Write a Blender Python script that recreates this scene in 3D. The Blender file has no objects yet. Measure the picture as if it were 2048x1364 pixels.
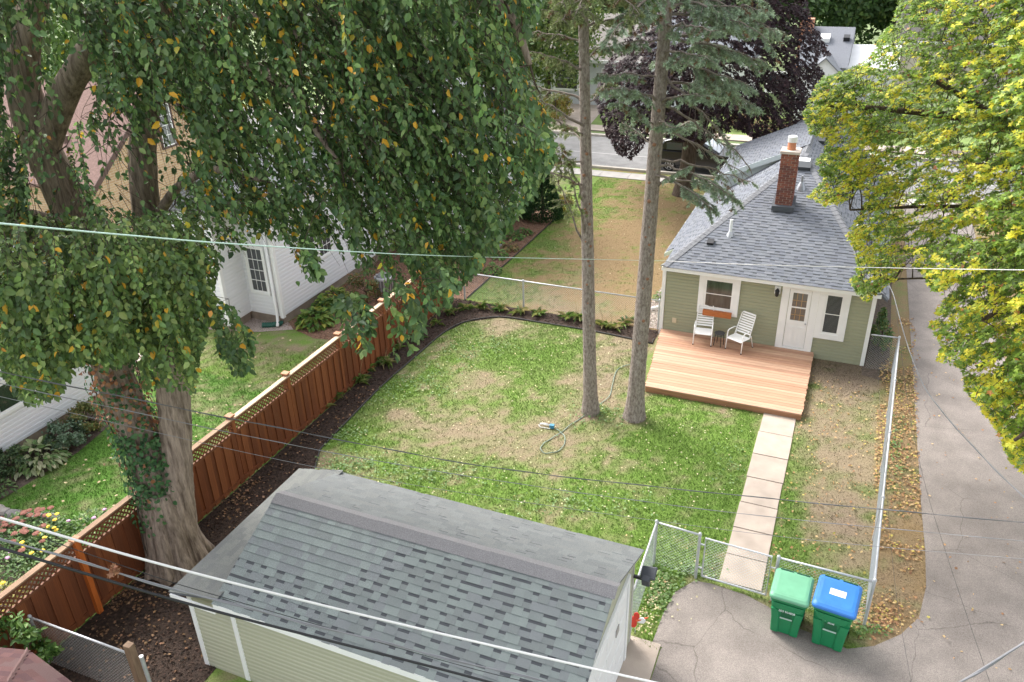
import bpy, math, random
import numpy as np
from mathutils import Vector, Matrix

random.seed(11)
rng = np.random.default_rng(11)
R_ = math.radians
scene = bpy.context.scene
col = scene.collection

# ------------------------------------------------------------------ camera
CAM_H = 12.0
FPX, PW, PH = 1632.0, 2048, 1364
_yaw, _pitch, _roll = R_(-23.39), R_(27.606), R_(-1.46)
_f = np.array([math.sin(_yaw)*math.cos(_pitch), math.cos(_yaw)*math.cos(_pitch), -math.sin(_pitch)])
_r0 = np.array([math.cos(_yaw), -math.sin(_yaw), 0.0])
_u0 = np.cross(_r0, _f)
_r = math.cos(_roll)*_r0 + math.sin(_roll)*_u0
_u = -math.sin(_roll)*_r0 + math.cos(_roll)*_u0
cam_data = bpy.data.cameras.new('camera')
cam_data.sensor_width = 36.0
cam_data.lens = FPX/PW*36.0
cam_data.clip_start = 0.1
cam_data.clip_end = 2000
cam = bpy.data.objects.new('camera', cam_data)
col.objects.link(cam)
cam.matrix_world = Matrix(((_r[0], _u[0], -_f[0], 0), (_r[1], _u[1], -_f[1], 0), (_r[2], _u[2], -_f[2], CAM_H), (0, 0, 0, 1)))
scene.camera = cam

# ------------------------------------------------------------------ light
SUN_EL, SUN_AZ = R_(46), R_(-60)          # azimuth measured from +Y towards +X: the sun stands at the left, beyond the yard
world = bpy.data.worlds.new('World')
scene.world = world
world.use_nodes = True
wn = world.node_tree
bg = wn.nodes['Background']
sky = wn.nodes.new('ShaderNodeTexSky')
sky.sky_type = 'NISHITA'
sky.sun_disc = False
sky.sun_elevation = SUN_EL
sky.sun_rotation = SUN_AZ
sky.dust_density = 4.0
sky.air_density = 1.0
hs = wn.nodes.new('ShaderNodeHueSaturation')
hs.inputs['Saturation'].default_value = 0.25      # thin high cloud: the sky is nearly white
wn.links.new(sky.outputs[0], hs.inputs['Color'])
wn.links.new(hs.outputs[0], bg.inputs['Color'])
bg.inputs['Strength'].default_value = 0.15
sun_data = bpy.data.lights.new('sun', 'SUN')
sun_data.energy = 0.75
sun_data.angle = R_(22)
sun_data.color = (1.0, 0.95, 0.87)
sun = bpy.data.objects.new('sun', sun_data)
col.objects.link(sun)
sd = Vector((math.sin(SUN_AZ)*math.cos(SUN_EL), math.cos(SUN_AZ)*math.cos(SUN_EL), math.sin(SUN_EL)))
sun.rotation_euler = sd.to_track_quat('Z', 'Y').to_euler()
sun.location = sd*60
scene.view_settings.view_transform = 'Standard'
scene.view_settings.look = 'None'
scene.view_settings.exposure = 1.88
scene.view_settings.gamma = 1.0
scene.render.resolution_x, scene.render.resolution_y = 1024, 682

# ------------------------------------------------------------------ pixel <-> place helpers
def ray(x, y):
    return _r*(x-PW/2)/FPX - _u*(y-PH/2)/FPX + _f
def gnd(x, y, z=0.0):
    d = ray(x, y); t = (z-CAM_H)/d[2]
    return d[0]*t, d[1]*t
def atd(x, y, D):
    d = ray(x, y); t = D/math.hypot(d[0], d[1])
    return Vector((d[0]*t, d[1]*t, CAM_H+d[2]*t))
def project(P):
    P = np.asarray(P, float); V = P-np.array([0, 0, CAM_H])
    w = V@_f
    return PW/2+FPX*(V@_r)/w, PH/2-FPX*(V@_u)/w, w
def inpoly(x, y, poly):
    x = np.asarray(x); y = np.asarray(y); c = np.zeros(x.shape, bool); n = len(poly)
    for i in range(n):
        x1, y1 = poly[i]; x2, y2 = poly[(i+1) % n]
        if y1 == y2: continue
        k = ((y1 > y) != (y2 > y)) & (x < (x2-x1)*(y-y1)/(y2-y1)+x1)
        c ^= k
    return c
def vnoise(x, y, s, seed=0):
    """smooth value noise on the ground plane, 0..1"""
    r = np.random.default_rng(seed).random((64, 64))
    x = np.asarray(x)/s+100; y = np.asarray(y)/s+100
    xi = np.floor(x).astype(int); yi = np.floor(y).astype(int)
    fx = x-xi; fy = y-yi; fx = fx*fx*(3-2*fx); fy = fy*fy*(3-2*fy)
    a = r[xi % 64, yi % 64]; b = r[(xi+1) % 64, yi % 64]; c = r[xi % 64, (yi+1) % 64]; d = r[(xi+1) % 64, (yi+1) % 64]
    return (a*(1-fx)+b*fx)*(1-fy)+(c*(1-fx)+d*fx)*fy
def fnoise(x, y, s, seed=0):
    return (vnoise(x, y, s, seed)+.5*vnoise(x, y, s/2.1, seed+1)+.25*vnoise(x, y, s/4.3, seed+2))/1.75

# ------------------------------------------------------------------ materials
MATS = {}
def _nodes(m):
    m.use_nodes = True
    nt = m.node_tree
    return nt, nt.nodes['Principled BSDF']
def mat(name, c, rough=0.6, var=0.0, vscale=3.0, bump=0.0, bscale=40.0, metal=0.0, spec=0.4, rnd=0.0, stretch=None, alpha=1.0):
    if name in MATS: return MATS[name]
    m = bpy.data.materials.new(name); nt, b = _nodes(m)
    b.inputs['Base Color'].default_value = (*c, 1)
    b.inputs['Roughness'].default_value = rough
    b.inputs['Metallic'].default_value = metal
    b.inputs['Specular IOR Level'].default_value = spec
    b.inputs['Alpha'].default_value = alpha
    tc = nt.nodes.new('ShaderNodeTexCoord')
    vec = tc.outputs['Object']
    if stretch:
        mp = nt.nodes.new('ShaderNodeMapping'); mp.inputs['Scale'].default_value = stretch
        nt.links.new(vec, mp.inputs['Vector']); vec = mp.outputs['Vector']
    last = None
    if var > 0 or rnd > 0:
        mul = nt.nodes.new('ShaderNodeHueSaturation'); mul.inputs['Color'].default_value = (*c, 1)
        add = nt.nodes.new('ShaderNodeMath'); add.operation = 'ADD'; add.inputs[0].default_value = 1.0; add.inputs[1].default_value = 0.0
        if var > 0:
            nz = nt.nodes.new('ShaderNodeTexNoise'); nz.inputs['Scale'].default_value = vscale; nz.inputs['Detail'].default_value = 6
            nt.links.new(vec, nz.inputs['Vector'])
            mr = nt.nodes.new('ShaderNodeMapRange'); mr.inputs['From Min'].default_value = .3; mr.inputs['From Max'].default_value = .7
            mr.inputs['To Min'].default_value = 1-var; mr.inputs['To Max'].default_value = 1+var
            nt.links.new(nz.outputs['Fac'], mr.inputs['Value']); nt.links.new(mr.outputs[0], add.inputs[0])
        if rnd > 0:
            oi = nt.nodes.new('ShaderNodeObjectInfo')
            mr2 = nt.nodes.new('ShaderNodeMapRange'); mr2.inputs['To Min'].default_value = -rnd; mr2.inputs['To Max'].default_value = rnd
            nt.links.new(oi.outputs['Random'], mr2.inputs['Value']); nt.links.new(mr2.outputs[0], add.inputs[1])
        nt.links.new(add.outputs[0], mul.inputs['Value'])
        nt.links.new(mul.outputs[0], b.inputs['Base Color'])
    if bump > 0:
        nz2 = nt.nodes.new('ShaderNodeTexNoise'); nz2.inputs['Scale'].default_value = bscale; nz2.inputs['Detail'].default_value = 5
        nt.links.new(vec, nz2.inputs['Vector'])
        bp = nt.nodes.new('ShaderNodeBump'); bp.inputs['Strength'].default_value = bump; bp.inputs['Distance'].default_value = .02
        nt.links.new(nz2.outputs['Fac'], bp.inputs['Height']); nt.links.new(bp.outputs[0], b.inputs['Normal'])
    MATS[name] = m
    return m
def leaf_mat(name, trans=0.35, rough=0.5, c=None, spec=.35):
    """leaf surface; the leaf's own colour comes from the point attribute Col unless c is given"""
    if name in MATS: return MATS[name]
    m = bpy.data.materials.new(name); nt, b = _nodes(m)
    b.inputs['Roughness'].default_value = rough; b.inputs['Specular IOR Level'].default_value = spec
    tr = nt.nodes.new('ShaderNodeBsdfTranslucent'); mx = nt.nodes.new('ShaderNodeMixShader'); mx.inputs[0].default_value = trans
    if c is None:
        at = nt.nodes.new('ShaderNodeAttribute'); at.attribute_name = 'Col'
        nt.links.new(at.outputs['Color'], b.inputs['Base Color']); nt.links.new(at.outputs['Color'], tr.inputs['Color'])
    else:
        b.inputs['Base Color'].default_value = (*c, 1); tr.inputs['Color'].default_value = (*c, 1)
    nt.links.new(b.outputs[0], mx.inputs[1]); nt.links.new(tr.outputs[0], mx.inputs[2])
    nt.links.new(mx.outputs[0], nt.nodes['Material Output'].inputs[0])
    MATS[name] = m
    return m
def col_mat(name, rough=.9, fine=0.25, fscale=35.0, bump=.4):
    """surface whose broad colour is in the point attribute Col, with fine mottling on top"""
    m = bpy.data.materials.new(name); nt, b = _nodes(m)
    b.inputs['Roughness'].default_value = rough; b.inputs['Specular IOR Level'].default_value = .15
    at = nt.nodes.new('ShaderNodeAttribute'); at.attribute_name = 'Col'
    tc = nt.nodes.new('ShaderNodeTexCoord')
    nz = nt.nodes.new('ShaderNodeTexNoise'); nz.inputs['Scale'].default_value = fscale; nz.inputs['Detail'].default_value = 8; nz.inputs['Roughness'].default_value = .75
    nt.links.new(tc.outputs['Object'], nz.inputs['Vector'])
    mr = nt.nodes.new('ShaderNodeMapRange'); mr.inputs['From Min'].default_value = .3; mr.inputs['From Max'].default_value = .7
    mr.inputs['To Min'].default_value = 1-fine; mr.inputs['To Max'].default_value = 1+fine
    nt.links.new(nz.outputs['Fac'], mr.inputs['Value'])
    hsv = nt.nodes.new('ShaderNodeHueSaturation')
    nt.links.new(at.outputs['Color'], hsv.inputs['Color']); nt.links.new(mr.outputs[0], hsv.inputs['Value'])
    nt.links.new(hsv.outputs[0], b.inputs['Base Color'])
    bp = nt.nodes.new('ShaderNodeBump'); bp.inputs['Strength'].default_value = bump; bp.inputs['Distance'].default_value = .03
    nt.links.new(nz.outputs['Fac'], bp.inputs['Height']); nt.links.new(bp.outputs[0], b.inputs['Normal'])
    MATS[name] = m
    return m
def asphalt_mat(name, c, crack=True):
    m = bpy.data.materials.new(name); nt, b = _nodes(m)
    b.inputs['Roughness'].default_value = .9; b.inputs['Specular IOR Level'].default_value = .2
    tc = nt.nodes.new('ShaderNodeTexCoord')
    def noise(s, d):
        n = nt.nodes.new('ShaderNodeTexNoise'); n.inputs['Scale'].default_value = s; n.inputs['Detail'].default_value = d
        nt.links.new(tc.outputs['Object'], n.inputs['Vector']); return n
    def rngn(n, a, bb, fa=.3, fb=.7):
        r = nt.nodes.new('ShaderNodeMapRange'); r.inputs['From Min'].default_value = fa; r.inputs['From Max'].default_value = fb
        r.inputs['To Min'].default_value = a; r.inputs['To Max'].default_value = bb
        nt.links.new(n, r.inputs['Value']); return r.outputs[0]
    def mulv(a, bb):
        k = nt.nodes.new('ShaderNodeMath'); k.operation = 'MULTIPLY'; nt.links.new(a, k.inputs[0]); nt.links.new(bb, k.inputs[1]); return k.outputs[0]
    broad = rngn(noise(.45, 4).outputs['Fac'], .84, 1.13)
    fine = rngn(noise(60, 3).outputs['Fac'], .72, 1.28)
    v = mulv(mulv(broad, fine), rngn(noise(1.7, 6).outputs['Fac'], .86, 1.08, .34, .6))
    if crack:
        w = noise(1.3, 5)
        mixv = nt.nodes.new('ShaderNodeMixRGB'); mixv.inputs[0].default_value = .25
        nt.links.new(tc.outputs['Object'], mixv.inputs[1]); nt.links.new(w.outputs['Color'], mixv.inputs[2])
        vo = nt.nodes.new('ShaderNodeTexVoronoi'); vo.feature = 'DISTANCE_TO_EDGE'; vo.inputs['Scale'].default_value = .45
        nt.links.new(mixv.outputs[0], vo.inputs['Vector'])
        mk = rngn(noise(.35, 2).outputs['Fac'], 1.0, 0.0, .40, .52)
        cr_ = nt.nodes.new('ShaderNodeMath'); cr_.operation = 'MAXIMUM'
        nt.links.new(rngn(vo.outputs['Distance'], .62, 1.0, .0, .0035), cr_.inputs[0]); nt.links.new(mk, cr_.inputs[1])
        v = mulv(v, cr_.outputs[0])
    hsv = nt.nodes.new('ShaderNodeHueSaturation'); hsv.inputs['Color'].default_value = (*c, 1)
    nt.links.new(v, hsv.inputs['Value']); nt.links.new(hsv.outputs[0], b.inputs['Base Color'])
    bp = nt.nodes.new('ShaderNodeBump'); bp.inputs['Strength'].default_value = .3; bp.inputs['Distance'].default_value = .01
    nt.links.new(fine, bp.inputs['Height']); nt.links.new(bp.outputs[0], b.inputs['Normal'])
    MATS[name] = m
    return m
def bark_mat(name, c1, c2, sxy=9.0, sz=1.3, bump=.8):
    m = bpy.data.materials.new(name); nt, b = _nodes(m)
    b.inputs['Roughness'].default_value = .95; b.inputs['Specular IOR Level'].default_value = .15
    tc = nt.nodes.new('ShaderNodeTexCoord'); mp = nt.nodes.new('ShaderNodeMapping'); mp.inputs['Scale'].default_value = (sxy, sxy, sz)
    nt.links.new(tc.outputs['Object'], mp.inputs['Vector'])
    nz = nt.nodes.new('ShaderNodeTexNoise'); nz.inputs['Scale'].default_value = 1.6; nz.inputs['Detail'].default_value = 9; nz.inputs['Roughness'].default_value = .7
    nt.links.new(mp.outputs[0], nz.inputs['Vector'])
    cr = nt.nodes.new('ShaderNodeValToRGB'); e = cr.color_ramp.elements
    e[0].position = .36; e[0].color = (*c1, 1); e[1].position = .64; e[1].color = (*c2, 1)
    nt.links.new(nz.outputs['Fac'], cr.inputs[0]); nt.links.new(cr.outputs[0], b.inputs['Base Color'])
    bp = nt.nodes.new('ShaderNodeBump'); bp.inputs['Strength'].default_value = bump; bp.inputs['Distance'].default_value = .05
    nt.links.new(nz.outputs['Fac'], bp.inputs['Height']); nt.links.new(bp.outputs[0], b.inputs['Normal'])
    MATS[name] = m
    return m

# ------------------------------------------------------------------ mesh helpers
OFF = {}
def tag(o, label=None, cat=None, group=None, kind=None):
    if label: o['label'] = label
    if cat: o['category'] = cat
    if group: o['group'] = group
    if kind: o['kind'] = kind
    return o
def thing(name, label, cat, loc=(0, 0, 0), group=None):
    o = bpy.data.objects.new(name, None); col.objects.link(o); o.location = loc
    o.empty_display_size = .2
    OFF[o] = Vector(loc)
    return tag(o, label, cat, group)
def offset(parent):
    return OFF.get(parent, Vector((0, 0, 0)))
def link(name, me, parent=None, M=None, mats=None):
    o = bpy.data.objects.new(name, me); col.objects.link(o)
    if parent is not None:
        o.parent = parent; OFF[o] = offset(parent)
    if M is not None: o.matrix_basis = M
    return o
class MB:
    def __init__(s): s.v = []; s.f = []; s.m = []
    def add(s, vs, fs, mi=0):
        n = len(s.v); s.v += [tuple(p) for p in vs]; s.f += [tuple(i+n for i in f) for f in fs]; s.m += [mi]*len(fs); return s
    def box(s, x0, y0, z0, x1, y1, z1, mi=0):
        return s.add([(x0, y0, z0), (x1, y0, z0), (x1, y1, z0), (x0, y1, z0), (x0, y0, z1), (x1, y0, z1), (x1, y1, z1), (x0, y1, z1)],
                     [(0, 3, 2, 1), (4, 5, 6, 7), (0, 1, 5, 4), (1, 2, 6, 5), (2, 3, 7, 6), (3, 0, 4, 7)], mi)
    def obox(s, c, a, b, d, mi=0):
        c, a, b, d = Vector(c), Vector(a), Vector(b), Vector(d)
        vs = [c+i*a+j*b+k*d for k in (-1, 1) for i, j in ((-1, -1), (1, -1), (1, 1), (-1, 1))]
        return s.add(vs, [(0, 3, 2, 1), (4, 5, 6, 7), (0, 1, 5, 4), (1, 2, 6, 5), (2, 3, 7, 6), (3, 0, 4, 7)], mi)
    def bar(s, p, q, w, h, up=(0, 0, 1), mi=0):
        p, q = Vector(p), Vector(q); d = q-p; a = d/2
        side = d.cross(Vector(up))
        if side.length < 1e-6: side = d.cross(Vector((1, 0, 0)))
        side.normalize(); u2 = side.cross(d).normalized()
        return s.obox((p+q)/2, a, side*w/2, u2*h/2, mi)
    def tube(s, pts, rad, n=8, mi=0, wob=0.0, cap=True):
        pts = [Vector(p) for p in pts]
        if not hasattr(rad, '__len__'): rad = [rad]*len(pts)
        base = len(s.v); ref = None
        for i, p in enumerate(pts):
            t = (pts[min(i+1, len(pts)-1)]-pts[max(i-1, 0)])
            t = t.normalized() if t.length > 1e-9 else Vector((0, 0, 1))
            if ref is None:
                ref = Vector((1, 0, 0)) if abs(t.x) < .9 else Vector((0, 1, 0))
            a = (ref-t*ref.dot(t)).normalized(); b = t.cross(a); ref = a
            for k in range(n):
                th = 2*math.pi*k/n; rr = float(rad[i])*(1+(random.uniform(-wob, wob) if wob else 0))
                s.v.append(tuple(p+rr*(a*math.cos(th)+b*math.sin(th))))
        for i in range(len(pts)-1):
            for k in range(n):
                k2 = (k+1) % n
                s.f.append((base+i*n+k, base+i*n+k2, base+(i+1)*n+k2, base+(i+1)*n+k)); s.m.append(mi)
        if cap:
            s.f.append(tuple(base+k for k in range(n-1, -1, -1))); s.m.append(mi)
            s.f.append(tuple(base+(len(pts)-1)*n+k for k in range(n))); s.m.append(mi)
        return s
    def prism(s, poly, ext, mi=0):
        n = len(poly); e = Vector(ext); a = [Vector(p) for p in poly]
        return s.add(a+[p+e for p in a], [tuple(range(n-1, -1, -1)), tuple(range(n, 2*n))]+[(i, (i+1) % n, n+(i+1) % n, n+i) for i in range(n)], mi)
    def loft(s, rings, mi=0, cap=True):
        n = len(rings[0]); base = len(s.v)
        for r in rings: s.v += [tuple(p) for p in r]
        for i in range(len(rings)-1):
            for k in range(n):
                k2 = (k+1) % n
                s.f.append((base+i*n+k, base+i*n+k2, base+(i+1)*n+k2, base+(i+1)*n+k)); s.m.append(mi)
        if cap:
            s.f.append(tuple(base+k for k in range(n-1, -1, -1))); s.m.append(mi)
            s.f.append(tuple(base+(len(rings)-1)*n+k for k in range(n))); s.m.append(mi)
        return s
    def mesh(s, name, mats, off=Vector((0, 0, 0)), smooth=False):
        me = bpy.data.meshes.new(name)
        vs = [(p[0]-off[0], p[1]-off[1], p[2]-off[2]) for p in s.v]
        me.from_pydata(vs, [], s.f)
        mats = mats if isinstance(mats, (list, tuple)) else [mats]
        for m in mats: me.materials.append(m)
        if len(mats) > 1: me.polygons.foreach_set('material_index', s.m)
        if smooth: me.polygons.foreach_set('use_smooth', [True]*len(me.polygons))
        me.update()
        return me
    def build(s, name, mats, parent=None, smooth=False, bevel=0.0):
        o = link(name, s.mesh(name, mats, offset(parent), smooth), parent)
        if bevel:
            b = o.modifiers.new('bevel', 'BEVEL'); b.width = bevel; b.segments = 2; b.limit_method = 'ANGLE'
        return o
def soup(name, T, faces, frames, cols, m, parent=None, kind=None):
    """many copies of a small template (k,3) placed by frames (n,4,3: x axis, y axis, z axis, origin); colour per copy"""
    n = len(frames); k = len(T)
    off = np.array(offset(parent))
    V = (np.einsum('ka,nab->nkb', T, frames[:, :3, :])+frames[:, None, 3, :]-off).reshape(-1, 3)
    me = bpy.data.meshes.new(name)
    me.vertices.add(len(V)); me.vertices.foreach_set('co', V.astype(np.float32).ravel())
    fl = [np.asarray(f) for f in faces]; sizes = np.array([len(f) for f in fl]); cat = np.concatenate(fl)
    loops = (cat[None, :]+(np.arange(n)*k)[:, None]).ravel()
    starts1 = np.concatenate([[0], np.cumsum(sizes)[:-1]]); tot = sizes.sum()
    starts = (starts1[None, :]+(np.arange(n)*tot)[:, None]).ravel()
    me.loops.add(len(loops)); me.loops.foreach_set('vertex_index', loops.astype(np.int32))
    me.polygons.add(len(starts)); me.polygons.foreach_set('loop_start', starts.astype(np.int32))
    me.update(calc_edges=True)
    if cols is not None:
        a = me.attributes.new('Col', 'FLOAT_COLOR', 'POINT')
        c = np.ones((n, k, 4), np.float32); c[:, :, :3] = np.asarray(cols)[:, None, :]
        a.data.foreach_set('color', c.ravel())
    me.materials.append(m)
    o = link(name, me, parent)
    if kind: o['kind'] = kind
    return o
def norm(a):
    return a/np.maximum(np.linalg.norm(a, axis=-1, keepdims=True), 1e-9)
def frames_from(P, D, N, L, W):
    """leaf frames: D long axis, N approximate normal"""
    D = norm(D); S = norm(np.cross(N, D)); N2 = np.cross(D, S)
    L = np.asarray(L)[:, None]; W = np.asarray(W)[:, None]
    return np.stack([D*L, S*W, N2*L, P], axis=1)
ELM_T = np.array([(0, 0, 0), (.28, .5, .10), (.68, .42, .06), (1, 0, -.12), (.68, -.42, .06), (.28, -.5, .10), (.5, 0, -.03)])
ELM_F = [(0, 6, 2, 1), (6, 3, 2), (0, 5, 4, 6), (6, 4, 3)]
MAPLE_T = np.array([(0, 0, 0), (.10, .42, .05), (.35, .25, .02), (.62, .55, .0), (.62, .2, -.02), (1, 0, -.12), (.62, -.2, -.02), (.62, -.55, .0), (.35, -.25, .02), (.10, -.42, .05)])
MAPLE_F = [(0, 2, 1), (0, 4, 3, 2), (0, 6, 5, 4), (0, 8, 7, 6), (0, 9, 8)]
ELM4_T = np.array([(0, 0, -.02), (.28, .5, .12), (.68, .42, .08), (1, 0, -.10), (.68, -.42, .08), (.28, -.5, .12)])
ELM4_F = [(0, 3, 2, 1), (0, 5, 4, 3)]
STAR_T = np.array([(0, 0, 0), (.38, .56, .04), (.52, .17, -.01), (1, 0, -.12), (.52, -.17, -.01), (.38, -.56, .04)])
STAR_F = [(0, 2, 1), (0, 4, 3, 2), (0, 5, 4)]
RHOMB_T = np.array([(0, 0, 0), (.5, .5, .06), (1, 0, -.05), (.5, -.5, .06)])
RHOMB_F = [(0, 2, 1), (0, 3, 2)]
BLADE_T = np.array([(0, .5, 0), (0, -.5, 0), (.55, -.35, .02), (1, 0, -.15), (.55, .35, .02)])
BLADE_F = [(0, 1, 2, 4), (2, 3, 4)]
def rdir(n):
    return norm(rng.normal(size=(n, 3)))
def pick_cols(n, palette, weights, jit=.18):
    pal = np.array(palette); i = rng.choice(len(pal), n, p=np.array(weights)/np.sum(weights))
    c = pal[i]*(1+rng.uniform(-jit, jit, (n, 1)))
    return np.clip(c*(1+rng.uniform(-.06, .06, (n, 3))), 0, 1)
ORD = ['first', 'second', 'third', 'fourth', 'fifth', 'sixth', 'seventh', 'eighth', 'ninth', 'tenth', 'eleventh', 'twelfth', 'thirteenth', 'fourteenth', 'fifteenth', 'sixteenth', 'seventeenth', 'eighteenth', 'nineteenth', 'twentieth']

# ================================================================== THE SETTING: ground
PATCH = [  # px, py, rx, ry, greenness, soil
 (1070, 725, 120, 60, .55, 0), (1010, 655, 110, 24, -.5, .5), (1185, 765, 80, 42, -.5, .45), (880, 855, 120, 40, -.4, .35), (790, 830, 60, 30, -.3, .2),
 (1245, 690, 60, 45, -.45, .4), (1020, 885, 110, 40, -.3, .25), (710, 870, 70, 30, .5, 0), (820, 935, 90, 30, .2, 0), (1390, 885, 120, 60, .5, 0),
 (1250, 850, 70, 40, .3, 0), (1170, 1000, 220, 40, .4, 0), (1430, 1010, 60, 60, .5, 0), (900, 990, 110, 30, .2, 0), (770, 780, 80, 40, .35, 0), (930, 640, 50, 20, .3, 0),
 (1690, 750, 75, 40, -.8, 1.0), (1650, 870, 70, 60, -.5, .3), (1685, 1035, 70, 55, -.6, .9), (1585, 920, 14, 80, .2, 0), (1580, 1060, 24, 80, .6, 0), (1710, 930, 60, 30, -.5, .3),
 (1620, 1110, 60, 30, .2, 0), (1300, 1170, 60, 70, .9, 0), (1120, 860, 60, 30, -.3, .3), (960, 760, 50, 30, -.35, .3), (1180, 830, 26, 10, -.6, .9), (1268, 842, 32, 11, -.7, 1.0)]
def lawn_rgb(X, Y):
    X = np.asarray(X, float); Y = np.asarray(Y, float)
    n1 = fnoise(X, Y, 2.6, 1); n2 = fnoise(X, Y, .55, 5); n3 = fnoise(X, Y, .17, 9)
    g = .66+(n1-.5)*.7; s = np.zeros_like(g)
    for px, py, rx, ry, dg, ds in PATCH:
        cx, cy = gnd(px, py); k = max(cy, 8)/18.0
        q = ((X-cx)/(rx/78*k))**2+((Y-cy)/(ry/40*k*k))**2
        w = np.exp(-q*.9); g = g+dg*w; s = s+ds*w
    # the strip right of the walk is thin and dry
    w = ((X > -.35) & (X < 1.6) & (Y > 11)); g = np.where(w, g-.12, g)
    # side lawn in front of the house: green along the bed, burnt towards the house
    side = (Y > 23.4) & (X < 2) & (X > -12.2)
    gs = np.clip(1.0-(X+11.9)/2.6, -.2, 1)+np.clip((Y-33)/8, 0, .3)+(n1-.5)*1.0
    g = np.where(side, gs*.75+.12, g); s = np.where(side, np.clip((n1-.52)*2, 0, 1), s)
    # neighbour's lawn
    nb = X < -12.4
    g = np.where(nb & (Y < 34), .95+(n1-.5)*.45-np.clip((Y-13)/14, 0, .3), g); s = np.where(nb, 0, s)
    # littered strip by the driveway
    st = X > 1.6
    g = np.where(st, .15+(n1-.5)*.9, g); s = np.where(st, .25, s)
    far = Y > 40
    g = np.where(far, .6+(n1-.5)*.6, g)
    fac = np.clip((g-.5)*1.05+.5+(n2-.5)*1.5+(n3-.5)*1.5, 0, 1)[..., None]
    sf = np.clip(s*1.1+(n2-.5)*1.4*(s > .02)+(n3-.5)*.8*(s > .02), 0, 1)[..., None]*(1-fac*.75)
    green = np.array([.132, .214, .042])*(1-.25*(n1[..., None]-.5)); deep = np.array([.060, .150, .022])
    dark = np.clip((.5-n2)*1.6, 0, .7)[..., None]
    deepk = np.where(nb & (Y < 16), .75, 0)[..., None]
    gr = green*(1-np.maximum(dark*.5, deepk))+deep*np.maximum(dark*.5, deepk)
    dry = np.array([.235, .188, .118]); drys = np.array([.235, .165, .088]); dr = np.where(side[..., None] | st[..., None], drys, dry)
    soil = np.array([.235, .180, .130])
    c = dr*(1-fac)+gr*fac
    cx, cy = gnd(1690, 745); dk = np.exp(-(((X-cx)/1.3)**2+((Y-cy)/1.0)**2))[..., None]*.45      # dark soil by the house wall
    return (c*(1-sf)+soil*sf)*(1-dk), fac[..., 0]
def grid_sheet(name, x0, x1, y0, y1, res, z, fn, m):
    nx = int((x1-x0)/res)+1; ny = int((y1-y0)/res)+1
    xs = np.linspace(x0, x1, nx); ys = np.linspace(y0, y1, ny)
    GX, GY = np.meshgrid(xs, ys)
    V = np.stack([GX, GY, np.full_like(GX, z)], -1).reshape(-1, 3)
    i = np.arange((nx-1)*(ny-1)); a = (i//(nx-1))*nx+i % (nx-1)
    F = np.stack([a, a+1, a+1+nx, a+nx], 1)
    me = bpy.data.meshes.new(name); me.vertices.add(len(V)); me.vertices.foreach_set('co', V.astype(np.float32).ravel())
    me.loops.add(F.size); me.loops.foreach_set('vertex_index', F.astype(np.int32).ravel())
    me.polygons.add(len(F)); me.polygons.foreach_set('loop_start', (np.arange(len(F))*4).astype(np.int32)); me.update(calc_edges=True)
    c, _ = fn(V[:, 0], V[:, 1])
    at = me.attributes.new('Col', 'FLOAT_COLOR', 'POINT'); cc = np.ones((len(V), 4), np.float32); cc[:, :3] = c
    at.data.foreach_set('color', cc.ravel()); me.materials.append(m)
    return tag(link(name, me), kind='structure')
def sheet(name, poly, z, m, kind='structure', parent=None):
    b = MB(); b.add([(x, y, z) for x, y in poly], [tuple(range(len(poly)))])
    o = b.build(name, m, parent)
    if kind: o['kind'] = kind
    return o
ground_m = mat('far_ground', (.12, .16, .06), .95, var=.35, vscale=.15)
sheet('ground', [(-400, -120), (400, -120), (400, 700), (-400, 700)], -.03, ground_m)
lawn_m = col_mat('lawn_surface', .95, fine=.42, fscale=26, bump=.6)
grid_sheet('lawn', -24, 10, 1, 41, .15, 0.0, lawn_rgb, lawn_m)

mulch_m = mat('dark_mulch', (.045, .028, .02), .95, var=.55, vscale=14, bump=1.0, bscale=45)
chip_m = mat('wood_chip_mulch', (.20, .115, .075), .95, var=.45, vscale=16, bump=1.0, bscale=50)
soil_m = mat('bed_soil', (.10, .075, .058), .95, var=.4, vscale=10, bump=.9, bscale=40)
gravel_m = mat('pea_gravel', (.38, .31, .27), .9, var=.5, vscale=30, bump=1.0, bscale=60)
asph_m = asphalt_mat('old_asphalt', (.235, .205, .185))
street_m = asphalt_mat('street_asphalt', (.21, .205, .20), crack=False)
conc_m = mat('concrete', (.385, .32, .268), .9, var=.14, vscale=2.2, bump=.25, bscale=60, rnd=.06)
conc_grey = mat('grey_concrete', (.36, .335, .31), .9, var=.12, vscale=2, bump=.2, bscale=50, rnd=.05)

edge_px = [(640, 900), (700, 838), (765, 772), (830, 715), (885, 668), (930, 645), (1000, 635), (1080, 646), (1190, 664), (1305, 688)]
edge_w = [gnd(*p) for p in edge_px]
yard_bed = [(-12.32, 4.6), (-9.2, 4.6), (-9.2, 11.2), (-10.5, 12.0)]+edge_w+[(-4.9, 22.7), (-4.9, 23.36), (-12.32, 23.36)]
sheet('mulch_bed', yard_bed, .006, mulch_m)
sheet('wood_chip_bed', [(-16.7, 19.5), (-15.2, 19.0), (-13.6, 19.3), (-12.42, 20.4), (-12.42, 23.36), (-11.85, 23.4), (-11.8, 33.0), (-12.6, 33.6), (-16.7, 33.6)], .006, chip_m)
sheet('neighbour_bed', [(-19.5, 4), (-17.55, 6.5), (-17.35, 9.0), (-17.2, 11.5), (-17.5, 13.2), (-17.8, 14.3), (-19.5, 14.3)], .006, soil_m)
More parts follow.
